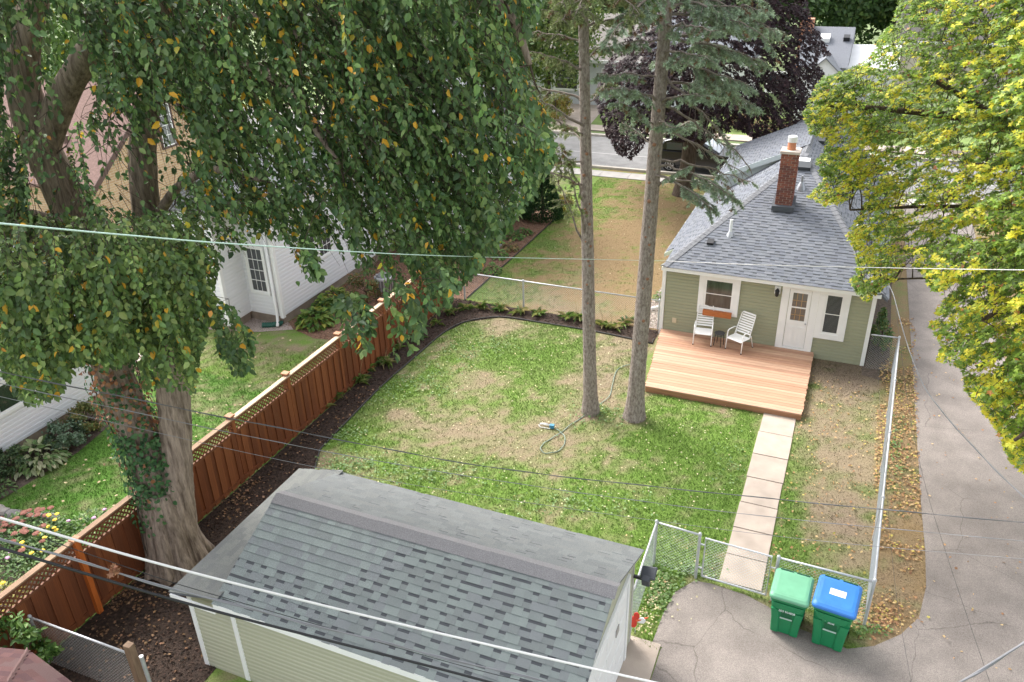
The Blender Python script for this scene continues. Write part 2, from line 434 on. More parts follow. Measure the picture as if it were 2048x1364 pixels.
sheet('flower_bed', [(-20, 2.5), (-12.5, 2.5), (-12.5, 8.9), (-13.4, 9.05), (-14.2, 8.7), (-15.2, 9.15), (-16.6, 9.2), (-18.0, 8.2)], .006, soil_m)
sheet('gravel_strip', [(-5.75, 23.46), (-4.7, 23.46), (-4.7, 32), (-5.5, 32)], .008, gravel_m)
sheet('gravel_patch', [(-19.4, 18.2), (-17.2, 18.75), (-16.2, 19.3), (-16.7, 19.7), (-19.4, 19.7)], .01, gravel_m)
sheet('side_soil', [(1.17, 22.6), (1.9, 22.4), (1.95, 34), (1.17, 34)], .006, soil_m)
drive = [(2.35, 39.3), (2.42, 31), (2.55, 22), (2.62, 17), (2.67, 15.3), (2.66, 14.2), (2.52, 13.3), (2.2, 12.72), (1.75, 12.25), (1.3, 12.0), (.9, 12.1), (.3, 12.2),
         (-.15, 12.52), (-.6, 12.68), (-1.3, 12.74), (-1.62, 12.70), (-1.92, 12.24), (-2.0, 11.6), (-2.02, 10.86), (-1.84, 10.8), (-1.84, 2), (-1.84, -3), (5.1, -3), (5.0, 39.3)]
sheet('driveway', drive, .012, asph_m)

# walkway of cast slabs
walk = MB(); walk.box(-1.14, 12.9, -.05, -.34, 19.62, .012)
walkway = tag(walk.build('walkway', mat('joint_dirt', (.14, .11, .085), .95)), kind='structure')
ys = [12.86, 13.72, 14.62, 15.55, 16.55, 17.55, 18.6, 19.66]
for a, b in zip(ys[:-1], ys[1:]):
    s = MB(); s.box(-1.16+random.uniform(-.01, .01), a+.012, -.06, -.335+random.uniform(-.01, .01), b-.012, .03+random.uniform(0, .008)); s.build('slab', conc_m, walkway, bevel=.008)
# concrete apron before the garage door
apron = tag(MB().box(-2.44, 5.5, -.05, -1.86, 10.86, .022).build('concrete_apron', conc_m, bevel=.01), kind='structure')

# street, kerbs and pavements at the front
sheet('street', [(-80, 41.0), (80, 41.0), (80, 47.4), (-80, 47.4)], .004, street_m)
kerb_m = mat('kerb_concrete', (.42, .38, .33), .9, var=.12)
tag(MB().box(-80, 40.78, -.05, 80, 41.0, .12).build('kerb', kerb_m), kind='structure')
tag(MB().box(-80, 47.4, -.05, 80, 47.65, .13).build('kerb', kerb_m), kind='structure')
for name, y0, y1, x0, x1 in (('pavement', 39.35, 40.35, -30, 30), ('pavement', 48.8, 50.2, -40, 40)):
    p = tag(MB().box(x0, y0, -.06, x1, y1, .012).build(name, mat('joint_dirt', (.2, .17, .14))), kind='structure')
    n = int((x1-x0)/1.5); bb = MB().box(-.74, y0+.01, -.05, .74, y1-.01, .03).mesh('slab', conc_grey if y0 < 45 else conc_m)
    for i in range(n):
        X = x0+.75+1.5*i
        if -20 < X < 4: link('slab', bb, p, Matrix.Translation((X, 0, random.uniform(0, .006))))
sheet('verge', [(-60, 50.2), (60, 50.2), (60, 56), (-60, 56)], .002, mat('far_lawn', (.15, .21, .055), .95, var=.35, vscale=1.2))
sheet('far_drive', [(-18.5, 47.65), (-15.6, 47.65), (-16.6, 56), (-19.5, 56)], .016, conc_m)
# the painted centre line of the street
sheet('street_line', [(-60, 43.72), (60, 43.72), (60, 43.80), (-60, 43.80)], .008, mat('worn_paint', (.42, .41, .39), .8))

# grass blades
def grass(name, n, x0, x1, y0, y1, Lr, keep=None):
    X = rng.uniform(x0, x1, n); Y = rng.uniform(y0, y1, n)
    c, g = lawn_rgb(X, Y)
    k = rng.random(n) < (.45+.55*g)
    k &= ~inpoly(X, Y, yard_bed) & ~inpoly(X, Y, drive) & ~((X > -1.2) & (X < -.3) & (Y > 12.8)) & ~((X > -9.6) & (X < -2.4) & (Y < 11)) & ~((X > -4.9) & (X < -.2) & (Y > 19.7))
    if keep is not None: k &= keep(X, Y)
    X, Y, c, g = X[k], Y[k], c[k], g[k]; n = len(X)
    D = np.stack([rng.normal(0, .45, n), rng.normal(0, .45, n), np.ones(n)], 1)
    N = rdir(n); L = rng.uniform(*Lr, n)*(.5+.6*g)
    fr = frames_from(np.stack([X, Y, np.zeros(n)], 1), D, N, L, rng.uniform(.013, .022, n))
    cc = np.clip(c*rng.uniform(.75, 1.45, (n, 1)), 0, 1)
    return soup(name, np.array([(0, .5, 0), (0, -.5, 0), (1, 0, 0)]), [(0, 1, 2)], fr, cc, leaf_mat('grass_blade', .3, .6))
tag(grass('lawn_grass', 190000, -11.6, 2.7, 10.7, 23.3, (.03, .07)), 'patchy green and dry grass across the fenced back yard', 'grass', kind='stuff')
tag(grass('side_grass', 70000, -11.8, -5.6, 23.5, 39.2, (.03, .06)), 'dry brown grass of the lawn beside the green house', 'grass', kind='stuff')
nbk = lambda X, Y: ~((X < -17.2) & (Y < 14.4)) & ~((Y < 9.2)) & ~((Y > 18.9) & (X < -12.4)) & ~((X < -15) & (Y > 18.2))
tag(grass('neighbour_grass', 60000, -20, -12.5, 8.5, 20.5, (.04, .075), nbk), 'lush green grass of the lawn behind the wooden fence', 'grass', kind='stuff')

# fallen leaves
def litter(name, label, spots, palette, weights, Lr=(.04, .08)):
    Ps = []
    for n, fn in spots: Ps.append(fn(n))
    P = np.concatenate(Ps); n = len(P)
    D = rdir(n); D[:, 2] *= .25; N = np.tile([0, 0, 1.], (n, 1))+rng.normal(0, .35, (n, 3))
    L = rng.uniform(*Lr, n)
    o = soup(name, MAPLE_T, MAPLE_F, frames_from(P, D, N, L, L*.95), pick_cols(n, palette, weights), leaf_mat('dry_leaf', .2, .7))
    return tag(o, label, 'leaves', kind='stuff')
def rect(x0, x1, y0, y1, z=.03, cl=0):
    def fn(n):
        X = rng.uniform(x0, x1, n*2); Y = rng.uniform(y0, y1, n*2)
        if cl:
            k = fnoise(X, Y, cl, 31) > .5; X, Y = X[k], Y[k]
        X, Y = X[:n], Y[:n]
        return np.stack([X, Y, z+rng.uniform(-.008, .02, len(X))], 1)
    return fn
def pblob(px, py, rx, ry, z=.03):
    def fn(n):
        a = [gnd(px+rx*random.gauss(0, .5), py+ry*random.gauss(0, .5)) for _ in range(n)]
        return np.array([(x, y, z+random.uniform(-.008, .02)) for x, y in a])
    return fn
tan = [(.45, .27, .125), (.56, .39, .19), (.33, .18, .09), (.55, .45, .12)]
litter('fallen_leaves', 'fallen tan leaves strewn along the driveway edge', [(2300, rect(1.62, 2.62, 11.9, 27, .025, .8)), (380, pblob(1760, 1230, 60, 40)), (160, rect(2.6, 4.8, 8, 26, .03)), (420, rect(-.3, 1.55, 12.6, 22, .04))], tan, [4, 3, 3, 1.5], (.035, .075))
litter('fallen_leaves', 'small pale leaves dotted over the back lawn', [(1300, rect(-11.2, -1.2, 11.5, 22.4, .045)), (260, rect(-11, -5.8, 23.6, 38, .04)), (160, rect(-2.4, -2.06, 10.95, 12.6, .05))], [(.58, .50, .28), (.62, .55, .36), (.50, .36, .18)], [3, 3, 1], (.025, .055))
litter('fallen_leaves', 'brown curled leaves on the dark mulch around the old tree', [(420, pblob(470, 960, 60, 90)), (420, pblob(240, 1180, 100, 45)), (120, pblob(230, 1270, 120, 60)), (160, rect(-12.2, -11.5, 11, 17, .03)), (160, rect(-12.2, -9.5, 5, 8.5, .03))], [(.22, .12, .06), (.30, .17, .09), (.38, .22, .13), (.13, .08, .05)], [3, 3, 2, 2], (.035, .075))
litter('fallen_leaves', 'a few dry leaves on the neighbour lawn behind the fence', [(150, rect(-17, -12.7, 9.3, 15, .06)), (60, rect(-17, -12.7, 15, 19, .06))], [(.5, .36, .22), (.58, .45, .28)], [1, 1], (.05, .10))
# mulch chips so that the beds are not flat
def chips(name, label, poly, n, pal, z=.012):
    xs = [p[0] for p in poly]; ys_ = [p[1] for p in poly]
    X = rng.uniform(min(xs), max(xs), n); Y = rng.uniform(min(ys_), max(ys_), n); k = inpoly(X, Y, poly); X, Y = X[k], Y[k]; n = len(X)
    D = rdir(n); D[:, 2] *= .4; L = rng.uniform(.03, .09, n)
    o = soup(name, RHOMB_T, RHOMB_F, frames_from(np.stack([X, Y, np.full(n, z+.008)], 1), D, np.tile([0, 0, 1.], (n, 1))+rng.normal(0, .6, (n, 3)), L, L*.45), pick_cols(n, pal, [1]*len(pal), .3), leaf_mat('wood_chip', .0, .9))
    return tag(o, label, 'mulch', kind='stuff')
chips('mulch_chips', 'dark shredded mulch in the beds along both fences', yard_bed, 45000, [(.035, .022, .016), (.06, .036, .025), (.085, .05, .035), (.02, .014, .01)])
chips('mulch_chips', 'reddish wood chips in the bed beside the white house', [(-16.7, 19.5), (-15.2, 19.0), (-13.6, 19.3), (-12.42, 20.4), (-11.85, 23.4), (-11.8, 33.0), (-13, 33), (-16.7, 26)], 16000, [(.24, .13, .08), (.32, .19, .12), (.16, .09, .06)])
chips('gravel_stones', 'pale pink gravel beside the left wall of the green house', [(-5.75, 23.46), (-4.9, 23.46), (-4.9, 31), (-5.5, 31)], 7000, [(.5, .42, .37), (.36, .28, .24), (.6, .55, .5)])
# clover and weeds
wP = []
for px, py, rx, ry, n in [(760, 770, 90, 50, 520), (930, 700, 60, 40, 260), (860, 760, 60, 40, 260), (690, 870, 60, 30, 300), (1200, 830, 70, 25, 260), (1320, 1180, 45, 60, 700), (1390, 1140, 40, 20, 260), (700, 930, 90, 25, 420), (860, 950, 120, 25, 300), (1790, 900, 20, 60, 160), (1740, 1265, 40, 15, 120), (1000, 690, 40, 20, 120), (1160, 1010, 200, 30, 300), (1460, 930, 40, 40, 120)]:
    wP.append(pblob(px, py, rx, ry, .045)(int(n*.7)))
wP = np.concatenate(wP); wP = wP[~inpoly(wP[:, 0], wP[:, 1], drive) & ~inpoly(wP[:, 0], wP[:, 1], yard_bed) & ~((wP[:, 0] > -9.6) & (wP[:, 0] < -2.4) & (wP[:, 1] < 10.95))]; n = len(wP)
D = rdir(n); D[:, 2] = np.abs(D[:, 2])*.3; L = rng.uniform(.04, .085, n)
tag(soup('lawn_weeds', RHOMB_T, RHOMB_F, frames_from(wP, D, np.tile([0, 0, 1.], (n, 1))+rng.normal(0, .3, (n, 3)), L, L*.8), pick_cols(n, [(.16, .26, .075), (.11, .20, .05), (.22, .32, .13)], [1, 1.4, .7]), leaf_mat('weed_leaf', .3)),
    'pale broad-leaved weeds and clover spreading in the back lawn', 'weeds', kind='stuff')
# plastic bed edging, half sunk
def edging(label, pts):
    b = MB(); P = [Vector((x, y, .03)) for x, y in pts]
    b.tube(P, .022, 6)
    tag(b.build('bed_edging', mat('black_plastic', (.035, .033, .03), .6), smooth=True), label, 'edging')
ew = [Vector((*p, 0)) for p in edge_w]
sm = []
for i in range(len(ew)-1):
    p0, p1, p2, p3 = ew[max(i-1, 0)], ew[i], ew[i+1], ew[min(i+2, len(ew)-1)]
    for t in np.linspace(0, 1, 6)[:-1]:
        sm.append(tuple((.5*((2*p1)+(-p0+p2)*t+(2*p0-5*p1+4*p2-p3)*t*t+(-p0+3*p1-3*p2+p3)*t**3))[:2]))
sm.append(edge_w[-1])
edging('black edging curving round the mulch bed of the back lawn', [(-10.5, 12.0)]+sm+[(-4.95, 22.7)])
edging('straight black edging between side lawn and wood-chip bed', [(-11.85, 23.5), (-11.8, 28), (-11.8, 33)])

# ================================================================== BUILDINGS
white_m = mat('white_paint', (.80, .80, .79), .5, var=.03, vscale=3)
white_side = mat('white_siding', (.74, .745, .76), .5, var=.04, vscale=1.5, rnd=.02)
green_side = mat('sage_siding', (.315, .32, .215), .6, var=.05, vscale=1.5, rnd=.025)
gar_side = mat('pale_sage_siding', (.42, .42, .315), .55, var=.05, vscale=1.5, rnd=.02)
glass_m = mat('dark_glass', (.02, .024, .028), .08, spec=.8)
glass_lit = mat('pale_glass', (.17, .18, .18), .1, spec=.8)
metal_g = mat('galvanised', (.50, .51, .53), .45, var=.12, vscale=8, metal=.35)
black_m = mat('black_plastic_gloss', (.015, .015, .017), .4)
dark_seam = mat('shingle_shadow_band', (.062, .066, .072), .95)
found_m = mat('foundation_block', (.27, .22, .17), .9, var=.2, vscale=3, bump=.3)
def shingle_set(key, tones, grain=.2):
    ms = [mat(f'{key}_{i}', c, .95, var=grain, vscale=90, bump=.5, bscale=160, spec=.2) for i, c in enumerate(tones)]
    meshes = []
    for i, m in enumerate(ms):
        t = MB(); t.add([(0, 0, 0), (1, 0, 0), (1, 1, 0), (0, 1, 0), (0, 0, .017), (1, 0, .017), (1, 1.02, .005), (0, 1.02, .005)],
                        [(4, 5, 6, 7), (0, 1, 5, 4), (1, 2, 6, 5), (3, 0, 4, 7)])
        g = MB(); g.add([(0, 0, 0), (1, 0, 0), (0, 0, .010), (1, 0, .010), (1, .66, .008), (0, .66, .008), (1, 1.02, .0075), (0, 1.02, .0075)],
                        [(2, 3, 4, 5), (0, 1, 3, 2)], 0)
        g.f.append((5, 4, 6, 7)); g.m.append(1)
        meshes.append((t.mesh(f'{key}_tab_{i}', m), g.mesh(f'{key}_gap_{i}', [m, dark_seam])))
    return ms, meshes
def shingles(roof, O, U, V, poly, expo, sset, nparts=0, plain=None, wr=(.14, .30), gapk=.42):
    """laminated shingles on a roof plane; poly in (u, v) metres; the nparts nearest the camera are objects of their own"""
    ms, meshes = sset; O, U, V = Vector(O), Vector(U).normalized(), Vector(V).normalized(); N = U.cross(V)
    vmin = min(p[1] for p in poly); vmax = max(p[1] for p in poly)
    units = []; v = vmin; c = 0
    while v < vmax-.01:
        ev = min(expo, vmax-v); vm = v+ev*.5; xs = []
        for i in range(len(poly)):
            (u1, v1), (u2, v2) = poly[i], poly[(i+1) % len(poly)]
            if (v1 > vm) != (v2 > vm): xs.append(u1+(u2-u1)*(vm-v1)/(v2-v1))
        xs.sort()
        for a, b in zip(xs[::2], xs[1::2]):
            u = a-random.uniform(0, .25); gap = random.random() < .5
            while u < b:
                w = random.uniform(*wr)*(.75 if gap else 1.0); u0, u1 = max(u, a), min(u+w, b)
                if u1-u0 > .02:
                    g = gap and not (plain and plain(u0, v))
                    units.append((u0, u1-u0, v, ev, random.randrange(len(ms)), g))
                u += w; gap = (not gap) if random.random() < .85 else gap
        v += expo; c += 1
    def dist(q):
        p = O+U*q[0]+V*q[2]; return (p-Vector((0, 0, CAM_H))).length
    if nparts:
        vis = []
        for q in units:
            p = O+U*q[0]+V*q[2]; x, y, w = project(np.array(p))
            vis.append((dist(q) if -20 < x < PW+20 and 0 < y < PH+15 else 1e6))
        order = sorted(range(len(units)), key=lambda i: vis[i])
        parts = set(order[:nparts])
    else: parts = set()
    rest = MB(); off = offset(roof)
    for i, q in enumerate(units):
        u0, w, v0, ev, tone, g = q
        M = Matrix(((U.x*w, V.x*ev, N.x, 0), (U.y*w, V.y*ev, N.y, 0), (U.z*w, V.z*ev, N.z, 0), (0, 0, 0, 1)))
        M.translation = O+U*u0+V*v0
        if i in parts:
            M.translation -= off
            link('shingle', meshes[tone][1 if g else 0], roof, M)
        else:
            me = meshes[tone][1 if g else 0]
            vs = [M@vv.co for vv in me.vertices]
            n = len(rest.v); rest.v += [tuple(p) for p in vs]
            for pgn in me.polygons:
                rest.f.append(tuple(k+n for k in pgn.vertices)); rest.m.append(len(ms) if pgn.material_index == 1 else tone)
    if rest.v:
        o = rest.build('shingle_field', ms+[dark_seam], roof); o['kind'] = 'stuff'
def cap_strip(roof, p, q, n1, n2, w, m, seg=.22, name='ridge_cap'):
    """overlapping cap pieces bent over a hip or ridge; n1, n2 point down each side"""
    p, q = Vector(p), Vector(q); L = (q-p).length; d = (q-p)/L; n1, n2 = Vector(n1).normalized(), Vector(n2).normalized()
    b = MB(); k = max(1, int(L/seg)); up = -(n1+n2).normalized()
    for i in range(k):
        a = p+d*L*i/k; e = p+d*(L*(i+1)/k+.03); h0 = .034; h1 = .022
        A = [a+n1*w+up*(h0-.01), a+up*h0, a+n2*w+up*(h0-.01)]; E_ = [e+n1*w+up*(h1-.01), e+up*h1, e+n2*w+up*(h1-.01)]
        lo = [x-up*.03 for x in A]
        b.add(A+E_+lo, [(0, 1, 4, 3), (1, 2, 5, 4), (6, 7, 1, 0), (7, 8, 2, 1)])
    return b.build(name, m, roof)
_board = {}
def siding(wall, O, U, N, rngf, z0, z1, ex, m, name='siding_board', d=.024):
    """lapped boards; rngf(z) gives the run (u0, u1) of the wall at height z"""
    U, N = Vector(U), Vector(N); key = m.name
    if key not in _board:
        b = MB(); pr = [(0, 0), (d, .0), (d*.96, .60), (d*.55, .80), (d*.22, .90), (d*.16, 1.0), (0, 1.0)]; k_ = len(pr)
        b.add([(0, y_, z_) for y_, z_ in pr]+[(1, y_, z_) for y_, z_ in pr], [(i, i+1, k_+i+1, k_+i) for i in range(k_-1)]+[tuple(range(k_-1, -1, -1)), tuple(range(k_, 2*k_))])
        _board[key] = b.mesh('siding_board', m)
    z = z0; off = offset(wall)
    while z < z1-.02:
        h = min(ex, z1-z); u0, u1 = rngf(z+h*.5)
        if u1-u0 > .05:
            M = Matrix(((U.x*(u1-u0), N.x, 0, 0), (U.y*(u1-u0), N.y, 0, 0), (0, 0, h*1.01, 0), (0, 0, 0, 1)))
            M.translation = Vector(O)+U*u0+Vector((0, 0, z))-off
            link(name, _board[key], wall, M)
        z += ex
def slab_roof(roof, poly, th, m, name='roof_deck'):
    b = MB(); n = len(poly); b.prism([Vector(p)-Vector((0, 0, th)) for p in poly], (0, 0, th-.002)); return b.build(name, m, roof)
def frame_rect(b, P, U, Nn, u0, u1, z0, z1, w, d0, d1, mi=0, wb=None):
    """four trim boards round a rectangle on a wall; from depth d0 to d1 along the normal"""
    U, Nn = Vector(U), Vector(Nn); wb = wb or w
    def bx(a0, a1, c0, c1):
        c = Vector(P)+U*(a0+a1)/2+Vector((0, 0, (c0+c1)/2))+Nn*(d0+d1)/2
        b.obox(c, U*(a1-a0)/2, Vector((0, 0, (c1-c0)/2)), Nn*(d1-d0)/2, mi)
    bx(u0, u0+w, z0, z1); bx(u1-w, u1, z0, z1); bx(u0+w, u1-w, z1-w, z1); bx(u0+w, u1-w, z0, z0+wb)
def rect_box(b, P, U, Nn, u0, u1, z0, z1, d0, d1, mi=0):
    U, Nn = Vector(U), Vector(Nn); c = Vector(P)+U*(u0+u1)/2+Vector((0, 0, (z0+z1)/2))+Nn*(d0+d1)/2
    b.obox(c, U*(u1-u0)/2, Vector((0, 0, (z1-z0)/2)), Nn*(d1-d0)/2, mi)
def window(root, P, U, Nn, u0, u1, z0, z1, tw, label=None, gm=None, cols=1, rows=2, sash=.05, blinds=False, tm=None, mun=.014):
    """trim, sash and panes; u0..z1 is the outer edge of the trim"""
    gm = gm or glass_m; tm = tm or white_m; P = Vector(P)+Vector(Nn)*.022
    b = MB(); frame_rect(b, P, U, Nn, u0, u1, z0, z1, tw, .002, .05)
    w = b.build('window', tm, root, bevel=.004)
    if label: w['label'] = label
    a0, a1, c0, c1 = u0+tw, u1-tw, z0+tw, z1-tw
    s = MB(); frame_rect(s, P, U, Nn, a0, a1, c0, c1, sash, .004, .035); s.build('sash', white_m, w)
    a0 += sash; a1 -= sash; c0 += sash; c1 -= sash
    for i in range(cols):
        for j in range(rows):
            p = MB(); g = mun/2
            rect_box(p, P, U, Nn, a0+(a1-a0)*i/cols+(g if i else 0), a0+(a1-a0)*(i+1)/cols-(g if i < cols-1 else 0), c0+(c1-c0)*j/rows+(g if j else 0), c0+(c1-c0)*(j+1)/rows-(g if j < rows-1 else 0), .019, .024)
            p.build('pane', gm, w)
    mb = MB()
    for i in range(1, cols): x = a0+(a1-a0)*i/cols; rect_box(mb, P, U, Nn, x-g, x+g, c0, c1, .019, .030)
    for j in range(1, rows): z = c0+(c1-c0)*j/rows; rect_box(mb, P, U, Nn, a0, a1, z-g*1.6, z+g*1.6, .019, .032)
    mb.build('glazing_bar', white_m, w)
    if blinds:
        bl = MB(); z = c0+.01
        while z < c1-.02:
            rect_box(bl, P, U, Nn, a0+.01, a1-.01, z, z+.016, .0245, .0262); z += .036
        bl.build('blind', mat('blind_slats', (.10, .11, .12), .4), w)
    return w

# ------------------------------------------------------------------ the green house
HY = 23.2
house = thing('house', 'sage green bungalow with grey hipped roof and brick chimney behind the deck', 'house', (-1.85, 29, 0))
wall = MB().box(-4.83, HY+.002, -.1, 1.15, 35.4, 2.42).build('wall', green_side, house)
siding(wall, (-4.78, HY, 0), (1, 0, 0), (0, -1, 0), lambda z: (0, 5.88), -.02, 2.34, .105, green_side)
tr = MB()
tr.box(-4.90, HY-.042, -.05, -4.79, HY+.06, 2.34); tr.build('corner_trim', white_m, house, bevel=.004)
tr = MB(); tr.box(1.10, HY-.042, -.05, 1.21, HY+.06, 2.34); tr.build('corner_trim', white_m, house, bevel=.004)
PB = (0, HY, 0); NB = (0, -1, 0); UB = (1, 0, 0)
window(house, PB, UB, NB, -3.76, -2.54, .98, 2.30, .17, 'wide white trimmed window above the flower box', sash=.06, gm=mat('curtained_glass', (.045, .055, .05), .1, var=.5, vscale=2.5, spec=.8, stretch=(4, 4, .6)))
window(house, PB, UB, NB, -.30, .54, .70, 2.32, .17, 'narrow window with closed blinds right of the door', sash=.055, blinds=True)
bx = MB().box(-3.56, HY-.19, .95, -2.70, HY-.076, 1.12).build('flower_box', mat('orange_wood', (.42, .13, .035), .6, var=.2, vscale=8, stretch=(1, 6, 6)), house, bevel=.004)
# door with its surround
dz = .27
PB = (0, HY-.022, 0)
d = MB(); frame_rect(d, PB, UB, NB, -1.34, -.302, .2, 2.36, .21, .002, .045, wb=.06); door = d.build('door', white_m, house, bevel=.004); door['label'] = 'white half-glazed back door with its wide trim'
s = MB(); rect_box(s, PB, UB, NB, -1.12, -.52, dz, 2.14, .003, .022); s.build('slab', white_m, door)
s = MB(); frame_rect(s, PB, UB, NB, -1.12, -.52, 1.05, 2.14, .10, .022, .034); rect_box(s, PB, UB, NB, -1.02, -.62, 1.56, 1.60, .022, .036); s.build('door_rail', white_m, door)
for z0, z1, i in ((1.16, 1.555, 0), (1.605, 2.04, 1)):
    s = MB(); rect_box(s, PB, UB, NB, -1.02, -.62, z0, z1, .0222, .027); s.build('pane', mat('door_glass', (.10, .095, .085), .12, spec=.8), door)
s = MB()
for x in (-.90, -.76): rect_box(s, PB, UB, NB, x-.006, x+.006, 1.16, 2.04, .0272, .030)
for z in (1.34, 1.80): rect_box(s, PB, UB, NB, -1.02, -.62, z-.006, z+.006, .0272, .030)
s.build('glazing_bar', mat('warm_reflection', (.45, .28, .10), .4), door)  # warm window-grid reflection in the door glass, built as thin bars
for x0, x1 in ((-1.05, -.86), (-.78, -.59)):
    s = MB(); frame_rect(s, PB, UB, NB, x0, x1, .38, .95, .025, .022, .034); rect_box(s, PB, UB, NB, x0+.045, x1-.045, .425, .905, .022, .03); s.build('door_panel', white_m, door)
s = MB().tube([(-.57, HY-.03, 1.10), (-.57, HY-.075, 1.10), (-.57, HY-.09, 1.10)], [.018, .016, .028], 10); s.build('knob', metal_g, door, smooth=True)
# wall lamp and outlet cover
pl = MB().box(-1.56, HY-.04, 1.92, -1.39, HY-.018, 2.16).build('lamp_plate', white_m, house)
lp = MB(); lp.tube([(-1.475, HY-.03, 2.06), (-1.475, HY-.09, 2.10), (-1.475, HY-.13, 2.08)], .02, 8); lp.tube([(-1.475, HY-.13, 2.11), (-1.475, HY-.13, 2.06), (-1.475, HY-.13, 1.90), (-1.475, HY-.13, 1.87)], [.03, .065, .05, .03], 10)
lp.build('wall_lamp', black_m, house, smooth=True)
MB().box(-4.50, HY-.045, .47, -4.37, HY-.012, .63).build('outlet_cover', mat('beige_plastic', (.55, .47, .33), .5), house, bevel=.006)
# roof
hs_tones = [(.150, .160, .182), (.163, .172, .192), (.142, .150, .172), (.170, .178, .196), (.154, .162, .178)]
HS = shingle_set('blue_grey_shingle', hs_tones)
cap_m = mat('ridge_shingle', (.185, .188, .198), .95, var=.2, vscale=60, bump=.5, bscale=150)
EL, ER, PK = Vector((-4.86, 22.98, 2.41)), Vector((1.27, 22.98, 2.41)), Vector((-1.55, 28.5, 4.75))
roof_b = MB()
deck_m = mat('roof_underlay', (.10, .105, .12), .9)
RF = Vector((-1.55, 35.8, 4.75)); LE0 = Vector((-5.15, 24.65, 2.20)); LE1 = Vector((-5.15, 35.8, 2.20)); RE0 = Vector((1.48, 23.0, 2.235)); RE1 = Vector((1.48, 35.8, 2.235))
polys = [[EL, ER, PK], [EL, PK, RF, LE1, LE0, Vector((-4.86, 24.65, 2.41))], [ER, RE0, RE1, RF, PK]]
roof_b.prism([p-Vector((0, 0, .07)) for p in polys[0]], (0, 0, .068))
roof_b.prism([p-Vector((0, 0, .07)) for p in polys[1]][::-1], (0, 0, .068))
roof_b.prism([p-Vector((0, 0, .07)) for p in polys[2]], (0, 0, .068))
roof = roof_b.build('roof', deck_m, house)
vb = (PK-Vector((PK.x, EL.y, EL.z))).normalized(); sl = (PK-Vector((PK.x, EL.y, EL.z))).length
shingles(roof, EL, (1, 0, 0), vb, [(-.02, -.05), (ER.x-EL.x+.02, -.05), (PK.x-EL.x, sl)], .125, HS, nparts=300, wr=(.15, .30))
vl = Vector((3.6, 0, 2.55)).normalized(); k = math.hypot(3.6, 2.55)
shingles(roof, (-5.15, 36, 2.2), (0, -1, 0), vl, [(.2, -.03), (36-24.65, -.03), (36-24.65, .37), (36-22.98, .37), (36-28.5, k), (.2, k)], .125, HS, wr=(.18, .36))
vr = Vector((-3.03, 0, 2.515)).normalized(); kr = math.hypot(3.03, 2.515)
shingles(roof, (1.48, 23, 2.235), (0, 1, 0), vr, [(0, -.03), (12.8, -.03), (12.8, kr), (5.5, kr)], .125, HS, wr=(.18, .36))
hd = (PK-EL).normalized(); hd2 = (PK-ER).normalized()
nb_ = -vb; nl_ = -vl; nr_ = -vr
cap_strip(roof, EL+Vector((0, 0, .01)), PK, (Vector((1, 0, 0))-hd*hd.x), (nl_-hd*nl_.dot(hd)), .15, cap_m, .2, 'hip_cap')
cap_strip(roof, ER+Vector((0, 0, .01)), PK, (nr_-hd2*nr_.dot(hd2)), (Vector((-1, 0, 0))+hd2*hd2.x), .15, cap_m, .2, 'hip_cap')
cap_strip(roof, PK, RF, nr_, nl_, .15, cap_m, .2)
f = MB().box(-4.9, 22.955, 2.27, 1.30, 22.985, 2.385).build('fascia', white_m, house)
f = MB(); f.bar((-5.185, 24.62, 2.10), (-5.185, 35.8, 2.10), .03, .13); f.bar((-5.16, 24.62, 2.14), (-4.8, 24.62, 2.33), .03, .12); f.build('fascia', mat('pale_green_trim', (.62, .66, .56), .5), house)
MB().box(-4.86, 23.03, 2.26, 1.27, HY, 2.29).build('soffit', white_m, house)
# shed dormer
dt = mat('dormer_trim', (.50, .55, .54), .6)
D0, D1, DX, DZ = 29.6, 34.2, -4.5, 3.42
b = MB(); b.prism([(-4.3, D0+.12, 2.7), (-1.6, D0+.12, 4.6), (-4.3, D0+.12, 3.4)], (0, D1-D0-.2, 0)); dorm = b.build('dormer', dt, house)
b = MB(); b.prism([(DX, D0, DZ-.06), (-1.5, D0, 4.74), (-1.5, D0, 4.8), (DX, D0, DZ)], (0, D1-D0, 0)); b.build('dormer_roof', deck_m, dorm)
vd = Vector((-1.5-DX, 0, 4.8-DZ)).normalized(); kd = math.hypot(-1.5-DX, 4.8-DZ)
shingles(dorm, (DX, D1, DZ), (0, -1, 0), vd, [(0, -.03), (D1-D0+.03, -.03), (D1-D0+.03, kd), (0, kd)], .125, HS, wr=(.18, .36))
b = MB(); b.bar((DX-.02, D0-.02, DZ-.09), (-1.75, D0-.02, 4.60), .04, .17); b.bar((DX-.02, D0-.03, DZ-.07), (DX-.02, D1, DZ-.07), .03, .14); b.build('rake_board', dt, dorm)
